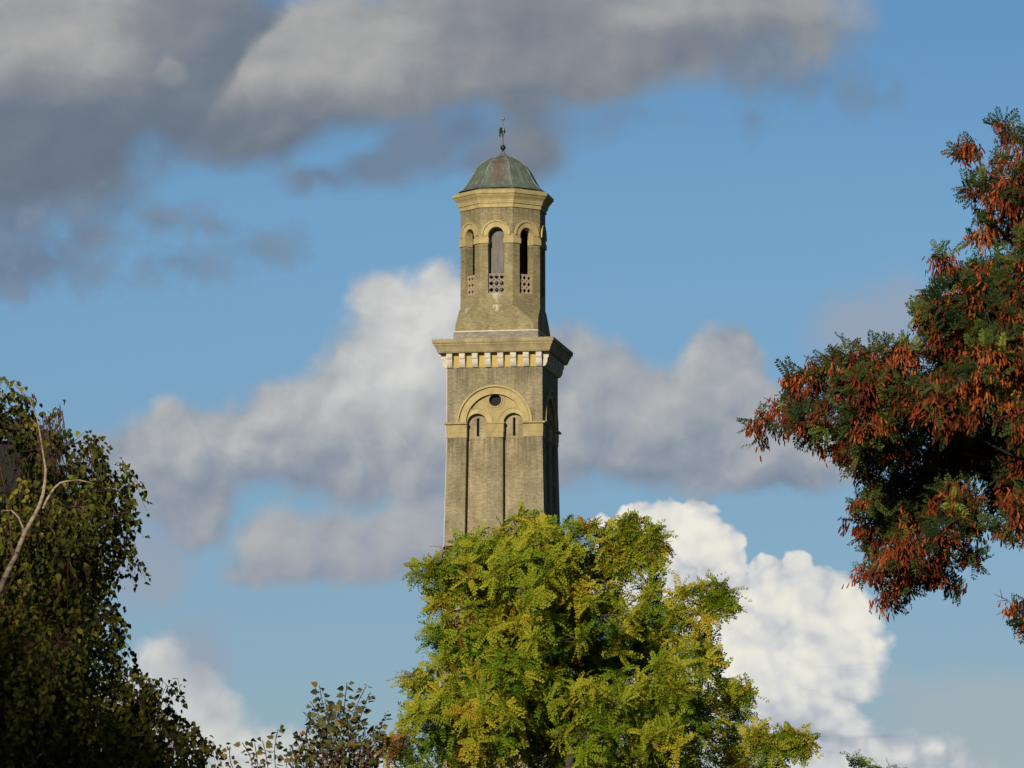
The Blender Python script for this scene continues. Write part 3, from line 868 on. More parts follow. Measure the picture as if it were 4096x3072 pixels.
def clumps(poly, D, rmin, rmax, T, step, rng, holes=(), layers=(-1, -.45, .1, .7), edge_step=None, dmax=None, hp_=.93, inset=0.0):
    """leaf clumps (centre x, y, z, radius, metres) filling a crown of half-depth T whose outline as seen is poly (photo pixels)"""
    S = F / D; poly = np.array(poly, float); out = []
    x0, y0 = poly.min(0); x1, y1 = poly.max(0); dmax = dmax or (.5 * min(x1 - x0, y1 - y0))
    for ly in layers:
        st = step * S
        gx, gy = np.meshgrid(np.arange(x0, x1 + st, st), np.arange(y0, y1 + st, st))
        pts = np.stack([gx.ravel(), gy.ravel()], 1) + rng.uniform(-.5, .5, (gx.size, 2)) * st
        pts = pts[inside(poly, pts)]; d = edge_dist(poly, pts)
        for p, dd in zip(pts, d):
            r = min(dd / S * .95, rmax) * rng.uniform(.75, 1.1)
            if r < rmin * .6: continue
            r = max(r, rmin)
            if dd < (r * .75 + inset) * S: continue
            yo = T * (ly + rng.uniform(-.28, .28)) * math.sqrt(min(1, .12 + dd / dmax))
            skip = False
            for hx, hy, hr, hd in holes:
                q = math.hypot(p[0] - hx, (p[1] - hy)) / hr
                if q < 1 and hd >= 9: skip = True
                elif q < 1 and yo < hd and rng.uniform() < hp_: yo = hd + rng.uniform(0, .9); r *= .9
            if skip: continue
            out.append((*at(p[0], p[1], D + yo), r))
    es = (edge_step or rmin * 1.5) * S
    Q_ = np.roll(poly, -1, axis=0); cen = poly.mean(0)
    for a, b in zip(poly, Q_):
        n = max(1, int(np.linalg.norm(b - a) / es))
        nn = np.array([-(b - a)[1], (b - a)[0]]); nn = nn / (np.linalg.norm(nn) + 1e-9)
        for i in range(n):
            p = a + (b - a) * ((i + rng.uniform(.1, .9)) / n)
            r = rmin * rng.uniform(.6, 1.0)
            for sg in (1, -1):
                q = p + nn * sg * (r * .8 + inset) * S
                if inside(poly, q[None])[0]:
                    out.append((*at(q[0], q[1], D + rng.uniform(-.4, .4) * T * .5), r)); break
    return np.array(out)
def tips(cl, dens, rng, far=.45, lo=.65, hi=1.05, under=1.0):
    """shoot tips on the clumps: position, outward direction, clump index"""
    P_, W_, I_ = [], [], []
    for i, (x, y, z, r) in enumerate(cl):
        n = max(3, int(dens * r * r + rng.uniform(0, 1)))
        u = rng.normal(0, 1, (n, 3)); u /= np.linalg.norm(u, axis=1, keepdims=True)
        keep = ((u[:, 1] < .25) | (rng.uniform(0, 1, n) < far)) & ((u[:, 2] > -.25) | (rng.uniform(0, 1, n) < under))
        u = u[keep]
        P_.append(np.array([x, y, z]) + u * r * rng.uniform(lo, hi, (len(u), 1))); W_.append(u); I_.append(np.full(len(u), i))
    return np.concatenate(P_), np.concatenate(W_), np.concatenate(I_)
def cnoise(P_, scale, seed=0.0):
    return np.array([mnoise.noise(Vector(p) * scale + Vector((seed, seed * 1.7, seed * .3))) for p in P_])
def limbs(mb, trunk_pts, trunk_r, cl, rng, n, r_end=.012, rise=.9):
    """trunk plus curved limbs that run from it to n of the clumps"""
    mb.tube(trunk_pts, trunk_r, 10)
    idx = rng.permutation(len(cl))[:n]
    tp = [Vector(p) for p in trunk_pts]
    for i in idx:
        c = Vector(cl[i][:3])
        # leave the trunk well below the clump
        best = None
        for a in range(len(tp) - 1):
            for t in (0, .25, .5, .75, 1.0):
                q = tp[a].lerp(tp[a + 1], t)
                d = (c - q); s = abs(d.z - rise * math.hypot(d.x, d.y)) + .3 * d.length
                if d.z > -.3 and (best is None or s < best[0]): best = (s, q, trunk_r[a] * (1 - t) + trunk_r[a + 1] * t)
        if best is None: continue
        q, rr = best[1], best[2]
        midp = q.lerp(c, .5) + Vector((rng.uniform(-.1, .1), rng.uniform(-.1, .1), rng.uniform(-.05, .12))) * (c - q).length
        pts = [q.lerp(midp, t).lerp(midp.lerp(c, t), t) for t in (0, .2, .4, .6, .8, 1)]
        r0 = min(rr * .45, .008 + .007 * (c - q).length)
        mb.tube(pts, [r0 + (r_end - r0) * t for t in (0, .2, .4, .6, .8, 1)], 6)

# ---- the robinia in the middle: yellowing feathered leaves
M_ROB = mat_leaf('robinia_leaf', [(0, (.040, .100, .006)), (.22, (.130, .220, .010)), (.45, (.250, .300, .020)), (.64, (.370, .355, .028)), (.80, (.480, .385, .030)), (.92, (.44, .25, .025)), (.97, (.20, .060, .016))], .28)
M_DBARK = mat_plain('dark_bark', (.020, .016, .013), (.055, .046, .036), 9.0, .95, (1, 1, .25), .5)
M_BARK = mat_plain('furrowed_bark', (.045, .036, .028), (.13, .11, .085), 9.0, .95, (1, 1, .25), .5)
def px6(pts): return [(1500 + x * .8137, 2000 + y * .8137) for x, y in pts]
rob_poly = px6([(200, 1420), (205, 1290), (110, 1270), (105, 1210), (135, 1130), (105, 1060), (180, 1000), (120, 930), (120, 880), (180, 845), (250, 810), (262, 770), (235, 740), (240, 640), (255, 600), (312, 585), (240, 530), (250, 490), (270, 440), (300, 400), (330, 360),
    (360, 300), (400, 250), (385, 190), (440, 145), (520, 140), (600, 92), (680, 92), (735, 75), (765, 48), (800, 78), (835, 115), (880, 112), (930, 82), (1000, 92), (1060, 112), (1130, 95), (1165, 125), (1190, 165), (1230, 180), (1255, 250), (1240, 330),
    (1225, 400), (1230, 470), (1290, 500), (1330, 420), (1380, 385), (1430, 400), (1450, 470), (1455, 540), (1500, 560), (1600, 600), (1685, 670), (1708, 720), (1690, 770), (1712, 840), (1690, 890), (1750, 895), (1805, 925), (1865, 985), (1850, 1010), (1790, 1040), (1730, 1030),
    (1690, 1050), (1740, 1090), (1800, 1140), (1850, 1200), (1900, 1240), (1960, 1290), (2000, 1420)])
rob_sub = [px6([(1180, 170), (1215, 130), (1245, 100), (1290, 100), (1312, 145), (1345, 165), (1400, 158), (1425, 195), (1418, 250), (1390, 300), (1350, 345), (1320, 300), (1270, 300), (1240, 360), (1190, 380)]),
           px6([(1440, 600), (1480, 520), (1490, 445), (1550, 425), (1610, 435), (1690, 420), (1705, 445), (1768, 475), (1772, 510), (1720, 555), (1640, 580), (1580, 640)]),
           px6([(1840, 1200), (1862, 1150), (1915, 1160), (1900, 1200), (1940, 1190), (2000, 1140), (2098, 1135), (2122, 1245), (2080, 1245), (2040, 1210), (2000, 1260), (1950, 1290), (1880, 1290)]),
           px6([(330, 400), (240, 388), (200, 352), (235, 332), (330, 325), (380, 350)]),
           px6([(330, 310), (296, 250), (322, 238), (352, 275), (380, 300)])]
rng = np.random.default_rng(11)
DR = 90.0
SR = F / DR
holes = [(2430, 2650, 135, 1.3), (2580, 2610, 95, 1.3), (2310, 2710, 75, .8), (1900, 2680, 60, .3), (1840, 2900, 60, .3), (2100, 2560, 50, .2), (2170, 2420, 45, .2), (1960, 2470, 45, .2), (2290, 2280, 45, .2), (2300, 2560, 80, .4), (2500, 2420, 70, .5), (2530, 2790, 90, .6), (2240, 2920, 90, .2), (2000, 2800, 70, .2), (2120, 2720, 60, .0), (2420, 2890, 60, .3), (2560, 2330, 60, .3)]
cl = clumps(rob_poly, DR, .16, .44, 1.9, .52, rng, holes, inset=.12)
for sp in rob_sub:
    cl = np.concatenate([cl, clumps(sp, DR - .3, .10, .17, .25, .24, rng, (), (-.6, .6), inset=.05)])
cl = np.concatenate([cl, np.array([(*at(1560, 3010, DR - .3), .15), (*at(1580, 3060, DR - .3), .16), (*at(1625, 2990, DR - .2), .16)])])
tr = empty('robinia_tree', (at(2270, 1536, DR).x, DR + .2, 0))
tag(tr, 'bushy tree with yellowing feathery green leaves in front of the brick tower', 'tree')
def local(V, root): return V - np.array(root.location)
p_, w_, i_ = tips(cl, 78, rng, .42, .80, 1.02, .26)
w_ = w_ + np.array([-.05, -.10, .45]); w_ /= np.linalg.norm(w_, axis=1, keepdims=True)
NL = 13
P_ = np.repeat(p_, NL, 0); W_ = np.repeat(w_, NL, 0)
fan = rng.normal(0, 1, P_.shape); fan -= W_ * (fan * W_).sum(1, keepdims=True); fan /= np.linalg.norm(fan, axis=1, keepdims=True)
k_ = rng.uniform(-.25, 1.0, (len(P_), 1))
A_ = W_ * k_ + fan * .85
P_ = P_ + W_ * (k_ * .05)
tipt = .53 + .19 * cnoise(p_, .9, 3.0) + .17 * cnoise(p_, 2.6, 8.0) + rng.normal(0, .10, len(p_))
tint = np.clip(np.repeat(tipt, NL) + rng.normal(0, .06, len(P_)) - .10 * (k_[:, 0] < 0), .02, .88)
hot = np.repeat(rng.uniform(0, 1, len(p_)) < .05, NL) & (rng.uniform(0, 1, len(P_)) < .25); tint[hot] = rng.uniform(.93, 1.0, hot.sum())
# inner fill leaves, tinted darker as shade in the gaps between tufts
rust = np.repeat(np.linalg.norm((p_ - np.array(at(1550, 3020, DR))) * (1, 0, 1), axis=1) < .24, NL) & (rng.uniform(0, 1, len(P_)) < .7); tint[rust] = rng.uniform(.88, 1.0, rust.sum())
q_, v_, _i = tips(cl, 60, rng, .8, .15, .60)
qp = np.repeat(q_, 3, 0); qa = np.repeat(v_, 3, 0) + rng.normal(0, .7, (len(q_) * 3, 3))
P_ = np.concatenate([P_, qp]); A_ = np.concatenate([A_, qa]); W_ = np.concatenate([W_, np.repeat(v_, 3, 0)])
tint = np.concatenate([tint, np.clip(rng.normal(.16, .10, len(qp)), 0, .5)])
rr = np.random.default_rng(5)
rt = [pinnate(7, .235, .125, dr_, rr) for dr_ in (.35, .55, .75, .95)]
ref = W_ * .75 + np.array([-.22, -.60, .45])
V, Q, Tn = scatter(rt, P_, A_, rng.uniform(.16, .26, len(P_)), tint, rng, .25, ref)
mesh_np('crown', local(V, tr), Q, M_ROB, tr, Tn)
print('robinia', len(P_), len(Q))
c_idx = cl[i_][:, :3]
V, Q = rods(c_idx, p_, np.full((len(p_), 1), .009), np.full((len(p_), 1), .003))
mesh_np('twigs', local(V, tr), Q, M_BARK, tr)
tb = MB(); x0 = at(2270, 1536, DR).x
limbs(tb, [(x0, DR + .2, 0), (x0 - .05, DR + .15, 2.5), (x0 + .06, DR + .1, 5.0), (x0 - .03, DR, 7.2), (x0 + .05, DR, 8.6), (x0, DR, 9.4)], [.17, .14, .12, .085, .05, .02], cl, rng, 14)
tb.v = [tuple(np.array(v) - np.array(tr.location)) for v in tb.v]
tb.build('trunk', M_BARK, tr, True, False)

# ---- the tree on the right: dark blue-green feathered leaves hung with rust coloured pods
M_DKLEAF = mat_leaf('dark_pinnate_leaf', [(0, (.014, .030, .012)), (.4, (.034, .054, .014)), (.7, (.078, .108, .024)), (.93, (.135, .175, .036)), (1, (.20, .28, .045))], .2)
M_POD = mat_leaf('rust_pod', [(0, (.045, .010, .007)), (.35, (.125, .025, .009)), (.7, (.245, .050, .011)), (1, (.42, .14, .032))], .12)
def pf(pts): return [(x * 1.8517, y * 1.8517) for x, y in pts]
right_poly = pf([(2330, 255), (2212, 252), (2185, 262), (2160, 245), (2138, 268), (2160, 300), (2140, 335), (2120, 360), (2090, 390), (2078, 415), (2085, 442), (2112, 452), (2088, 500), (2088, 525), (2125, 548), (2115, 570), (2050, 545), (2035, 530), (2000, 555), (2045, 598), (2040, 618), (1990, 632), (1972, 662), (1978, 700), (1990, 732),
    (1945, 742), (1900, 728), (1850, 745), (1820, 745), (1750, 768), (1700, 792), (1665, 797), (1672, 820), (1692, 850), (1645, 870), (1632, 900), (1608, 912), (1600, 945), (1640, 962), (1680, 942), (1735, 948), (1770, 982), (1800, 1000), (1850, 1020), (1885, 1012), (1875, 1050), (1850, 1062),
    (1842, 1090), (1825, 1102), (1838, 1130), (1842, 1160), (1862, 1190), (1840, 1248), (1880, 1262), (1872, 1298), (1920, 1332), (1950, 1296), (1985, 1268), (2020, 1270), (2100, 1282), (2108, 1245), (2128, 1215), (2122, 1172), (2212, 1165), (2330, 1200)])
rng = np.random.default_rng(23)
DQ = 65.0
holes = [(3790, 1780, 165, 1.2), (3960, 1800, 150, 1.2), (3650, 1960, 140, 1.2), (3600, 1830, 80, .8), (3760, 1930, 110, 1.2), (4000, 1950, 100, 1.3), (3560, 2080, 100, 1.0), (3990, 1000, 70, .8), (4060, 980, 80, .8), (3800, 1450, 45, .6), (3560, 1560, 60, .5), (4020, 1640, 60, 1.0), (3920, 2020, 70, 1.4), (3625, 1830, 42, 9), (3945, 1965, 55, 9), (4010, 1680, 50, 9), (3770, 2000, 40, 9), (3880, 2010, 40, 9), (3600, 1560, 26, 9), (4050, 1990, 40, 9), (3760, 1420, 24, 9), (4030, 985, 40, 9), (4075, 900, 34, 9), (3970, 1010, 30, 9), (4000, 760, 30, 9), (3930, 1330, 26, 9), (3330, 1590, 24, 9), (3700, 2210, 26, 9)]
cl = clumps(right_poly, DQ, .10, .25, 1.6, .330, rng, holes, (-1, -.35, .35), None, None, .88, .05)
extra = clumps(pf([(2170, 1310), (2185, 1300), (2212, 1285), (2300, 1290), (2300, 1400), (2205, 1360), (2190, 1320)]), DQ - .4, .08, .13, .15, .2, rng, (), (-.6, .5))
top = clumps(pf([(2072, 318), (2085, 303), (2120, 308), (2130, 335), (2115, 350), (2075, 352)]), DQ, .07, .10, .1, .16, rng, (), (-.5, .5))
cl = np.concatenate([cl, extra, top])
tq = empty('pod_bearing_tree', (at(4500, 1536, DQ).x, DQ + .6, 0))
tag(tq, 'dark green tree on the right hung with bunches of rust orange seed pods', 'tree')
p_, w_, i_ = tips(cl, 520, rng, .35, .60, 1.05, .7)
isp = (.86 + .9 * cnoise(p_, 1.5, 2.0) + .5 * cnoise(p_, 3.4, 6.0) + rng.normal(0, .25, len(p_))) > .50
isp &= p_[:, 2] < 99
lp, lw = p_[~isp | (rng.uniform(0, 1, len(p_)) < .35)], w_[~isp | (rng.uniform(0, 1, len(p_)) < .35)] if False else None
sel = ~isp | (rng.uniform(0, 1, len(p_)) < .38)
lp, lw = p_[sel], w_[sel]
NL = 5
P_ = np.repeat(lp, NL, 0); W_ = np.repeat(lw, NL, 0)
fan = rng.normal(0, 1, P_.shape); fan -= W_ * (fan * W_).sum(1, keepdims=True); fan /= np.linalg.norm(fan, axis=1, keepdims=True)
A_ = W_ * rng.uniform(.2, 1.0, (len(P_), 1)) + fan * .8 + np.array([0, 0, .15])
tint = np.clip(np.repeat(.48 + .5 * cnoise(lp, 2.0, 5.0), NL) + rng.normal(0, .12, len(P_)), 0, .92)
br_ = np.repeat(rng.uniform(0, 1, len(lp)) < .02, NL); tint[br_] = 1.0
rt = [pinnate(7, .27, .115, dr_, rr) for dr_ in (.1, .3, .5)]
ref = W_ * .8 + np.array([-.15, -.45, .55])
V, Q, Tn = scatter(rt, P_, A_, rng.uniform(.14, .21, len(P_)), tint, rng, .45, ref)
mesh_np('crown', local(V, tq), Q, M_DKLEAF, tq, Tn)
pp, pw = p_[isp], w_[isp]
NP = 18
P_ = np.repeat(pp, NP, 0) + rng.normal(0, .042, (len(pp) * NP, 3)); W_ = np.repeat(pw, NP, 0)
A_ = np.array([0, 0, -1.0]) + W_ * .35 + rng.normal(0, .30, P_.shape)
tint = np.clip(np.repeat(.52 + .5 * cnoise(pp, 2.2, 9.0) + rng.normal(0, .08, len(pp)), NP) + rng.normal(0, .20, len(P_)), 0, 1)
ref = np.array([[0, -1.0, .3]]).repeat(len(P_), 0) + W_ * .6
V, Q, Tn = scatter([pod()], P_, A_, rng.uniform(.055, .100, len(P_)), tint, rng, .55, ref)
mesh_np('seed_pods', local(V, tq), Q, M_POD, tq, Tn, 'stuff')
print('right', len(lp) * NL, len(pp) * NP)
V, Q = rods(cl[i_][:, :3], p_, np.full((len(p_), 1), .006), np.full((len(p_), 1), .002))
# bare twigs low at the right edge
bt0, bt1 = [], []
for a, b in (((4090, 2455), (4030, 2400)), ((4030, 2400), (3975, 2375)), ((4030, 2400), (3990, 2405)), ((4060, 2430), (4020, 2440)), ((4020, 2440), (3985, 2460)), ((4010, 2395), (4000, 2355)), ((4050, 2415), (4045, 2370)), ((4020, 2440), (4010, 2480))):
    bt0.append(at(*a, DQ - .4)); bt1.append(at(*b, DQ - .4))
V2, Q2 = rods(np.array(bt0), np.array(bt1), np.full((len(bt0), 1), .006), np.full((len(bt0), 1), .003))
mesh_np('twigs', local(np.concatenate([V, V2]), tq), np.concatenate([Q, Q2 + len(V)]), M_BARK, tq)
tb = MB(); x0 = at(4500, 1536, DQ).x
limbs(tb, [(x0, DQ + .6, 0), (x0 + .1, DQ + .6, 3), (x0 - .1, DQ + .5, 6), (x0 - .05, DQ + .4, 9), (x0 + .1, DQ + .3, 12), (x0, DQ + .3, 13.5)], [.30, .25, .2, .15, .08, .03], cl[cl[:, 2] > at(0, 2080, DQ).z], rng, 12, .006, .2)
tb.v = [tuple(np.array(v) - np.array(tq.location)) for v in tb.v]
tb.build('trunk', M_DBARK, tq, True, False)

# ---- the birch on the left
M_BIRCH = mat_leaf('birch_leaf', [(0, (.010, .018, .005)), (.4, (.036, .050, .008)), (.7, (.105, .112, .014)), (.88, (.22, .205, .024)), (.96, (.27, .23, .035)), (1, (.20, .075, .025))], .28)
m, e, b, o = material('birch_bark')
p = obj_coord(e)
n1 = e.noise(e.v('MULTIPLY', p, (2, 2, 9)), 5, 4, .65)
e.put(b.inputs['Base Color'], e.ramp(n1, [(.36, (.07, .05, .04)), (.47, (.30, .225, .155)), (.7, (.46, .37, .265))])); b.inputs['Roughness'].default_value = .8
M_BIRCHBARK = m
M_TWIG = mat_plain('red_brown_twig', (.045, .020, .014), (.11, .05, .03), 8, .7)
birch_poly = pf([(-140, 800), (0, 795), (20, 803), (42, 818), (57, 852), (98, 855), (155, 878), (158, 912), (212, 935), (228, 968), (270, 990), (298, 1002), (285, 1028), (310, 1060), (288, 1090), (298, 1128), (285, 1175), (296, 1192), (278, 1218), (242, 1242), (235, 1275), (255, 1305), (280, 1358), (290, 1378), (268, 1395), (258, 1430), (290, 1430), (330, 1455), (395, 1466), (392, 1490), (380, 1512), (412, 1542), (462, 1582), (478, 1608), (455, 1640), (440, 1665), (450, 1720), (-140, 1720)])
rng = np.random.default_rng(37)
DB = 50.0
holes = [(25, 1860, 95, 9), (70, 1880, 80, 9), (20, 1770, 50, 9), (235, 1790, 30, 9), (260, 1950, 45, 9), (140, 1690, 26, 9), (230, 1840, 22, 9),
         (20, 2310, 40, 1.0), (60, 2230, 40, 1.0), (100, 2130, 42, 1.0), (150, 2040, 42, 1.0), (180, 1950, 45, 1.0), (180, 1880, 42, 1.0), (165, 1780, 30, 1.0), (235, 1935, 30, 1.0), (290, 1925, 26, 1.0), (90, 2090, 30, .5)]
cl = clumps(birch_poly, DB, .085, .21, 1.3, .26, rng, holes, inset=.02)
tl_ = empty('birch_tree', (at(-160, 1536, DB).x, DB - .3, 0))
tag(tl_, 'birch at the left edge with a pale leaning stem and dark drooping leaves', 'tree')
p_, w_, i_ = tips(cl, 600, rng, .5, .45, 1.12)
# each shoot hangs, with leaves strung along it
NS = 7
t_ = np.tile(np.linspace(0, 1, NS), len(p_))
hang = rng.uniform(.10, .24, len(p_))
P_ = np.repeat(p_, NS, 0) + np.repeat(w_, NS, 0) * (t_ * .09)[:, None] + np.stack([0 * t_, 0 * t_, -(t_ ** 1.4) * np.repeat(hang, NS)], 1) + rng.normal(0, .022, (len(t_), 3))
A_ = np.array([0, 0, -.9]) + np.repeat(w_, NS, 0) * .45 + rng.normal(0, .55, P_.shape)
tint = np.clip(np.repeat(.57 + .35 * cnoise(p_, 1.6, 4.0), NS) + rng.normal(0, .17, len(P_)), 0, .95)
tint[rng.uniform(0, 1, len(P_)) < .006] = 1.0
# a gap in the crown, through which the building shows
fx = P_[:, 1] * math.cos(PITCH) + (P_[:, 2] - CAMZ) * math.sin(PITCH)
ux = 2048 + F * P_[:, 0] / fx
uy = 1536 - F * ((P_[:, 2] - CAMZ) * math.cos(PITCH) - P_[:, 1] * math.sin(PITCH)) / fx
gap = (inside([(-200, 1740), (45, 1742), (62, 1790), (98, 1815), (88, 1900), (70, 1960), (-200, 1965)], np.stack([ux, uy], 1)) & (rng.uniform(0, 1, len(P_)) < .93))
gap |= (np.hypot(ux - 225, uy - 1850) < 40) & (rng.uniform(0, 1, len(P_)) < .7)
P_, A_, tint = P_[~gap], A_[~gap], tint[~gap]
ref = np.array([[0, -1.0, .5]]).repeat(len(P_), 0)
V, Q, Tn = scatter([ovate(.36, .1), ovate(.40, .05), ovate(.32, .16)], P_, A_, rng.uniform(.038, .062, len(P_)), tint, rng, .7, ref)
mesh_np('crown', local(V, tl_), Q, M_BIRCH, tl_, Tn)
print('birch', len(P_))
pe = p_ + w_ * .09; pe[:, 2] -= hang
V, Q = rods(cl[i_][:, :3], p_, np.full((len(p_), 1), .004), np.full((len(p_), 1), .002))
V2, Q2 = rods(p_, pe, np.full((len(p_), 1), .002), np.full((len(p_), 1), .0012))
# a curtain of fine red-brown twigs below the top
n = 60
cx = rng.uniform(150, 262, n); cy = rng.uniform(1640, 1760, n); ln = rng.uniform(80, 230, n)
c0 = np.array([at(a, b, DB - .5 + q) for a, b, q in zip(cx, cy, rng.uniform(-.3, .6, n))]); c1 = np.array([at(a + q, b + l, DB - .5) for a, b, l, q in zip(cx, cy, ln, rng.uniform(-18, 26, n))])
V3, Q3 = rods(c0, c1, np.full((n, 1), .0035), np.full((n, 1), .0015))
mesh_np('twigs', local(np.concatenate([V, V2, V3]), tl_), np.concatenate([Q, Q2 + len(V), Q3 + len(V) + len(V2)]), M_TWIG, tl_)
tb = MB()
st = [(-160, None), (-120, 2750), (-60, 2500), (20, 2310), (62, 2225), (100, 2130), (128, 2080), (155, 2030), (172, 1980), (180, 1930), (183, 1880), (172, 1810), (160, 1735), (150, 1680), (120, 1600), (60, 1540)]
sp_ = [Vector((at(-160, 1536, DB).x, DB - .3, 0))] + [at(x, y, DB - 1.55 + .9 * max(0, (1900 - y) / 300)) for x, y in st[1:]]
tb.tube(sp_, [.09, .045, .031, .022, .020, .018, .0165, .015, .0138, .0125, .0105, .007, .006, .005, .004, .003], 10)
bl = [at(x, y, DB - 1.55) for x, y in ((172, 2035), (190, 1995), (215, 1955), (240, 1932), (270, 1924), (320, 1921), (380, 1935))]
tb.tube(bl, [.012, .0105, .0095, .0085, .007, .006, .003], 8)
bl = [at(x, y, DB - 1.5) for x, y in ((98, 2155), (92, 2110), (75, 2070), (45, 2040), (0, 2045))]
tb.tube(bl, [.010, .009, .007, .006, .004], 8)
tb.v = [tuple(np.array(v) - np.array(tl_.location)) for v in tb.v]
tb.build('trunk', M_BIRCHBARK, tl_, True, False)
tb = MB()
limbs(tb, [tuple(v) for v in sp_[:3]] + [tuple(v) for v in sp_[3:12]], [.016] * 12, cl, rng, 10, .003)
tb.v = [tuple(np.array(v) - np.array(tl_.location)) for v in tb.v[120:]]
tb.f = [tuple(i - 120 for i in f) for f in tb.f if min(f) >= 120]
tb.build('limbs', M_TWIG, tl_, True, False)

# ---- upright young poplar between the birch and the robinia
M_POP = mat_leaf('poplar_leaf', [(0, (.040, .052, .022)), (.42, (.098, .108, .040)), (.72, (.165, .155, .055)), (.90, (.26, .18, .05)), (1, (.34, .13, .03))], .25)
rng = np.random.default_rng(51)
DS = 46.0
ts = empty('young_poplar', (at(1330, 1536, DS).x, DS, 0))
tag(ts, 'sparse young tree with upright leafy shoots between the birch and the bushy tree', 'tree')
shoots = [((1350, 2980), (1278, 2742)), ((1355, 2980), (1388, 2730)), ((1400, 2990), (1466, 2742)), ((1420, 2990), (1478, 2775)), ((1470, 3030), (1543, 2852)), ((1450, 3010), (1505, 2900)), ((1290, 3000), (1218, 2852)), ((1310, 2990), (1240, 2805)), ((1330, 2980), (1300, 2800)),
          ((1110, 3110), (1112, 2917)), ((1076, 3110), (1050, 2962)), ((1035, 3110), (1018, 2972)), ((1003, 3110), (968, 2970)), ((955, 3110), (920, 2985)), ((1215, 3060), (1172, 2935)), ((1225, 3050), (1200, 2928)), ((1250, 3020), (1232, 2900)), ((1180, 3090), (1160, 2990)), ((1500, 3060), (1520, 2930)), ((1440, 3000), (1440, 2880))]
P_, A_, T_, r0s, r1s = [], [], [], [], []
for a, b in shoots:
    d0 = rng.uniform(-.35, .35)
    q0, q1 = np.array(at(*a, DS + d0)), np.array(at(*b, DS + d0 + rng.uniform(-.15, .15)))
    bow = np.array([rng.uniform(-.04, .04), 0, 0]); L_ = np.linalg.norm(q1 - q0)
    pl_ = [q0 + (q1 - q0) * t + bow * math.sin(math.pi * t) for t in np.linspace(0, 1, 6)]
    for u, v in zip(pl_[:-1], pl_[1:]): r0s.append(u); r1s.append(v)
    n = int(L_ * 66)
    for t in np.linspace(.1, 1.0, n):
        q = q0 + (q1 - q0) * t + bow * math.sin(math.pi * t); ph = rng.uniform(0, 6.28)
        d = np.array([math.cos(ph), math.sin(ph), rng.uniform(-.5, .5)])
        P_.append(q + d * .02); A_.append(d); T_.append(.50 + rng.normal(0, .24))
bush = clumps([(1090, 3160), (1130, 3040), (1195, 2960), (1225, 2880), (1290, 2820), (1360, 2810), (1430, 2850), (1490, 2900), (1545, 2960), (1575, 3160)], DS, .06, .13, .4, .17, rng, (), (-.8, 0, .8))
bp_, bw_, bi_ = tips(bush, 1900, rng, .6, .3, 1.05)
P_ += list(bp_); A_ += list(bw_ + rng.normal(0, .6, bw_.shape)); T_ += list(.52 + rng.normal(0, .24, len(bp_)))
P_, A_, T_ = np.array(P_), np.array(A_), np.clip(np.array(T_), 0, 1)
V, Q, Tn = scatter([ovate(.42, .08), ovate(.46, .14), ovate(.38, .18)], P_, A_, rng.uniform(.034, .060, len(P_)), T_, rng, .8, np.array([[-.3, -.9, .35]]).repeat(len(P_), 0))
mesh_np('crown', local(V, ts), Q, M_POP, ts, Tn)
V, Q = rods(np.array(r0s), np.array(r1s), np.full((len(r0s), 1), .0042), np.full((len(r0s), 1), .003))
V2, Q2 = rods(bush[bi_][:, :3], bp_, np.full((len(bp_), 1), .0025), np.full((len(bp_), 1), .0015))
tb = MB(); x0 = ts.location.x
tb.add(local(V, ts).tolist(), Q.tolist()); tb.add(local(V2, ts).tolist(), Q2.tolist())
tb.tube([(0, 0, 0), (.03, 0, 1.5), (-.02, 0, 3), (.02, 0, 3.8), (0, 0, 4.5)], [.09, .075, .06, .04, .02], 8)
for a, b in shoots:
    q = Vector(at(*a, DS)) - ts.location
    tb.tube([(0, 0, 3.1), (q.x * .4, 0, 3.9), tuple(q)], [.03, .02, .005], 5)
tb.build('trunk', M_TWIG, ts, True, False)

# ---- top of a further tree just showing at the bottom right
rng = np.random.default_rng(77)
DT = 96.0
tt = empty('small_robinia_tree', (at(3460, 1536, DT).x, DT, 0))
tag(tt, 'top of a further feathery tree just showing at the bottom right', 'tree')
sp2 = [((3450, 3130), (3405, 3018)), ((3450, 3130), (3470, 3050)), ((3440, 3090), (3425, 3020)), ((3430, 3080), (3455, 3040)), ((3560, 3140), (3556, 3058)), ((3575, 3140), (3585, 3070)), ((3545, 3140), (3528, 3075))]
P_, A_, r0s, r1s = [], [], [], []
for a, b in sp2:
    q0, q1 = np.array(at(*a, DT)), np.array(at(*b, DT)); r0s.append(q0); r1s.append(q1)
    for t in np.linspace(.2, 1, 12):
        ph = rng.uniform(0, 6.28); P_.append(q0 + (q1 - q0) * t); A_.append([math.cos(ph), math.sin(ph), .35])
bush = clumps([(3380, 3300), (3420, 3120), (3480, 3100), (3540, 3130), (3620, 3120), (3680, 3300)], DT, .15, .3, .7, .4, rng, (), (-.7, .5))
bp_, bw_, bi_ = tips(bush, 60, rng)
P_ += list(bp_); A_ += list(bw_ + rng.normal(0, .5, bw_.shape)); r0s += list(bush[bi_][:, :3]); r1s += list(bp_)
P_, A_ = np.array(P_), np.array(A_)
V, Q, Tn = scatter([pinnate(6, .26, .13, .4, rr), pinnate(6, .26, .13, .2, rr)], P_, A_, rng.uniform(.13, .20, len(P_)), np.clip(rng.normal(.36, .1, len(P_)), 0, .8), rng, .4, np.array([[-.3, -.9, .4]]).repeat(len(P_), 0))
mesh_np('crown', local(V, tt), Q, M_ROB, tt, Tn)
V, Q = rods(np.array(r0s), np.array(r1s), np.full((len(r0s), 1), .008), np.full((len(r0s), 1), .003))
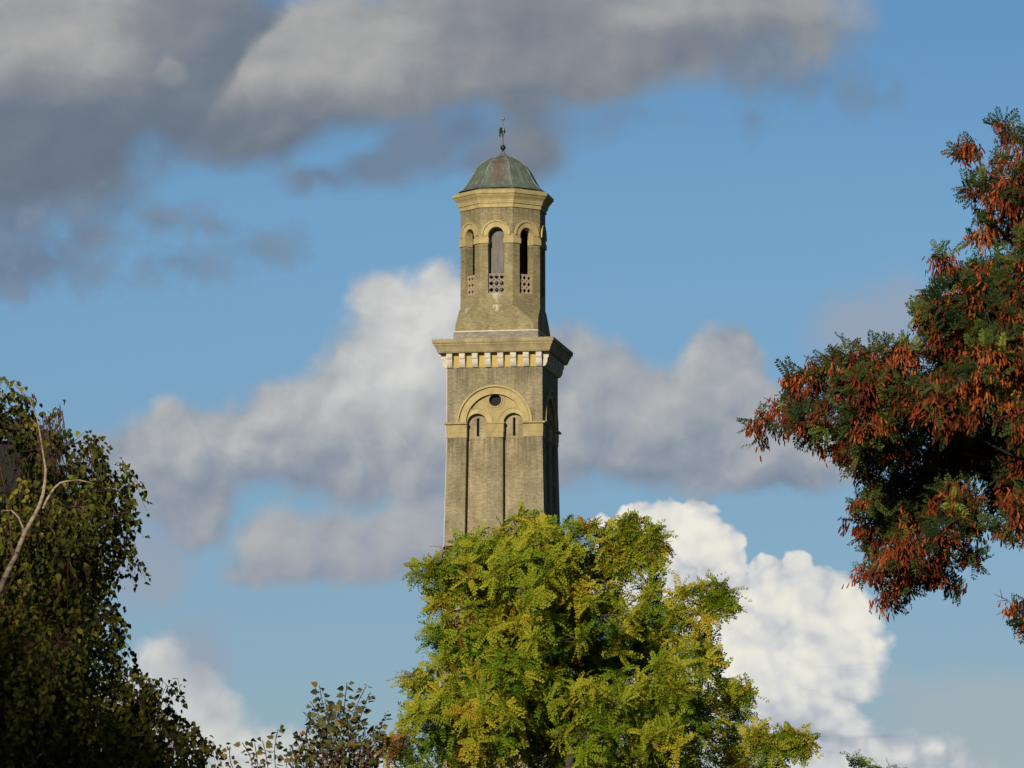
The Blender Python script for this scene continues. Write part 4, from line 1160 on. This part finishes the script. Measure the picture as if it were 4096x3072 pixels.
tb = MB(); tb.add(local(V, tt).tolist(), Q.tolist()); tb.tube([(0, 0, 0), (.05, 0, 3), (0, 0, 6), (0, 0, 7.4)], [.12, .10, .06, .02], 8); tb.build('trunk', M_BARK, tt, True, False)

# ------------------------------------------------------------------ slate-roofed building behind the birch
DH = 110.0
def hp(px, py, d=0.0): return at(px, py, DH + d)
M_SLATE = mat_plain('grey_slate', (.055, .060, .066), (.115, .122, .130), 2.5, .6, (1, 1, 6), .4)
M_SLATEW = mat_plain('soot_dark_brick', (.020, .018, .017), (.045, .040, .036), 1.5, .9)
M_LEADC = mat_plain('pale_lead_roof', (.20, .22, .21), (.30, .33, .31), 2.0, .6)
hb_ = empty('slate_roofed_building', (hp(-320, 1536).x, DH + 4, 0))
tag(hb_, 'dark building with a steep grey slate roof half hidden behind the birch', 'building')
L0 = Vector(hb_.location)
def rel(v): return tuple(Vector(v) - L0)
xl, xr = hp(-900, 1536).x, hp(290, 1536).x
ze, zr = hp(0, 2120).z, hp(0, 1560).z
w_ = MB()
x0, x1 = xl - L0.x, xr - L0.x
w_.box(x0 + .25, x1 - .25, -3.6, 3.8, 0, ze)
w_.build('wall', M_SLATEW, hb_)
rf = MB()
xa, xb = hp(-700, 1536).x - L0.x, hp(75, 1536).x - L0.x
rf.add([(x0, -4, ze), (x1, -4, ze), (x1, 4, ze), (x0, 4, ze), (xa, 0, zr), (xb, 0, zr)], [(0, 1, 5, 4), (1, 2, 5), (2, 3, 4, 5), (3, 0, 4), (3, 2, 1, 0)])
roof = rf.build('roof', M_SLATE, hb_)
dz0, dz1 = hp(0, 1975).z, hp(0, 1778).z
dxa, dxb = hp(-220, 1536).x - L0.x, hp(92, 1536).x - L0.x
do = MB(); do.box(dxa, dxb, -4.4, -1.0, dz0 - .2, dz1); do.build('dormer', M_DARK, roof)  # solid box; near-black colour stands in for the shade inside its opening
dc = MB(); dc.box(dxa - .1, dxb - .22, -4.55, -1.2, dz1 + .003, hp(0, 1738).z); dc.build('dormer_roof', M_LEADC, roof)

# ---- unseen lime added behind the camera to shade the lower half of the birch
rng = np.random.default_rng(91)
sx_, sy_ = -29.0, -22.0
tz_ = empty('added_shade_tree', (sx_, sy_, 0))
tag(tz_, 'unseen tall lime tree added behind the viewpoint to shade the birch', 'tree')
pos = []
for i in range(85):
    pos.append((sx_ + 1.1 - 5.5 * rng.uniform(0, 1) ** 1.7, sy_ + rng.uniform(-3, 3), rng.uniform(16, 28.1), rng.uniform(1.2, 1.9)))
cl = np.array(pos)
p_, w_, i_ = tips(cl, 34, rng, 1.0, .2, 1.0)
V, Q, Tn = scatter([ovate(.45, .1)], p_, w_ + rng.normal(0, .5, w_.shape), rng.uniform(.5, .8, len(p_)), np.full(len(p_), .4), rng, .6)
mesh_np('crown', local(V, tz_), Q, M_BIRCH, tz_, Tn)
tb = MB(); limbs(tb, [(sx_, sy_, 0), (sx_, sy_, 8), (sx_, sy_, 16), (sx_, sy_, 25)], [.5, .4, .3, .05], cl, rng, 30)
tb.v = [tuple(np.array(v) - np.array(tz_.location)) for v in tb.v]
tb.build('trunk', M_BARK, tz_, True, False)
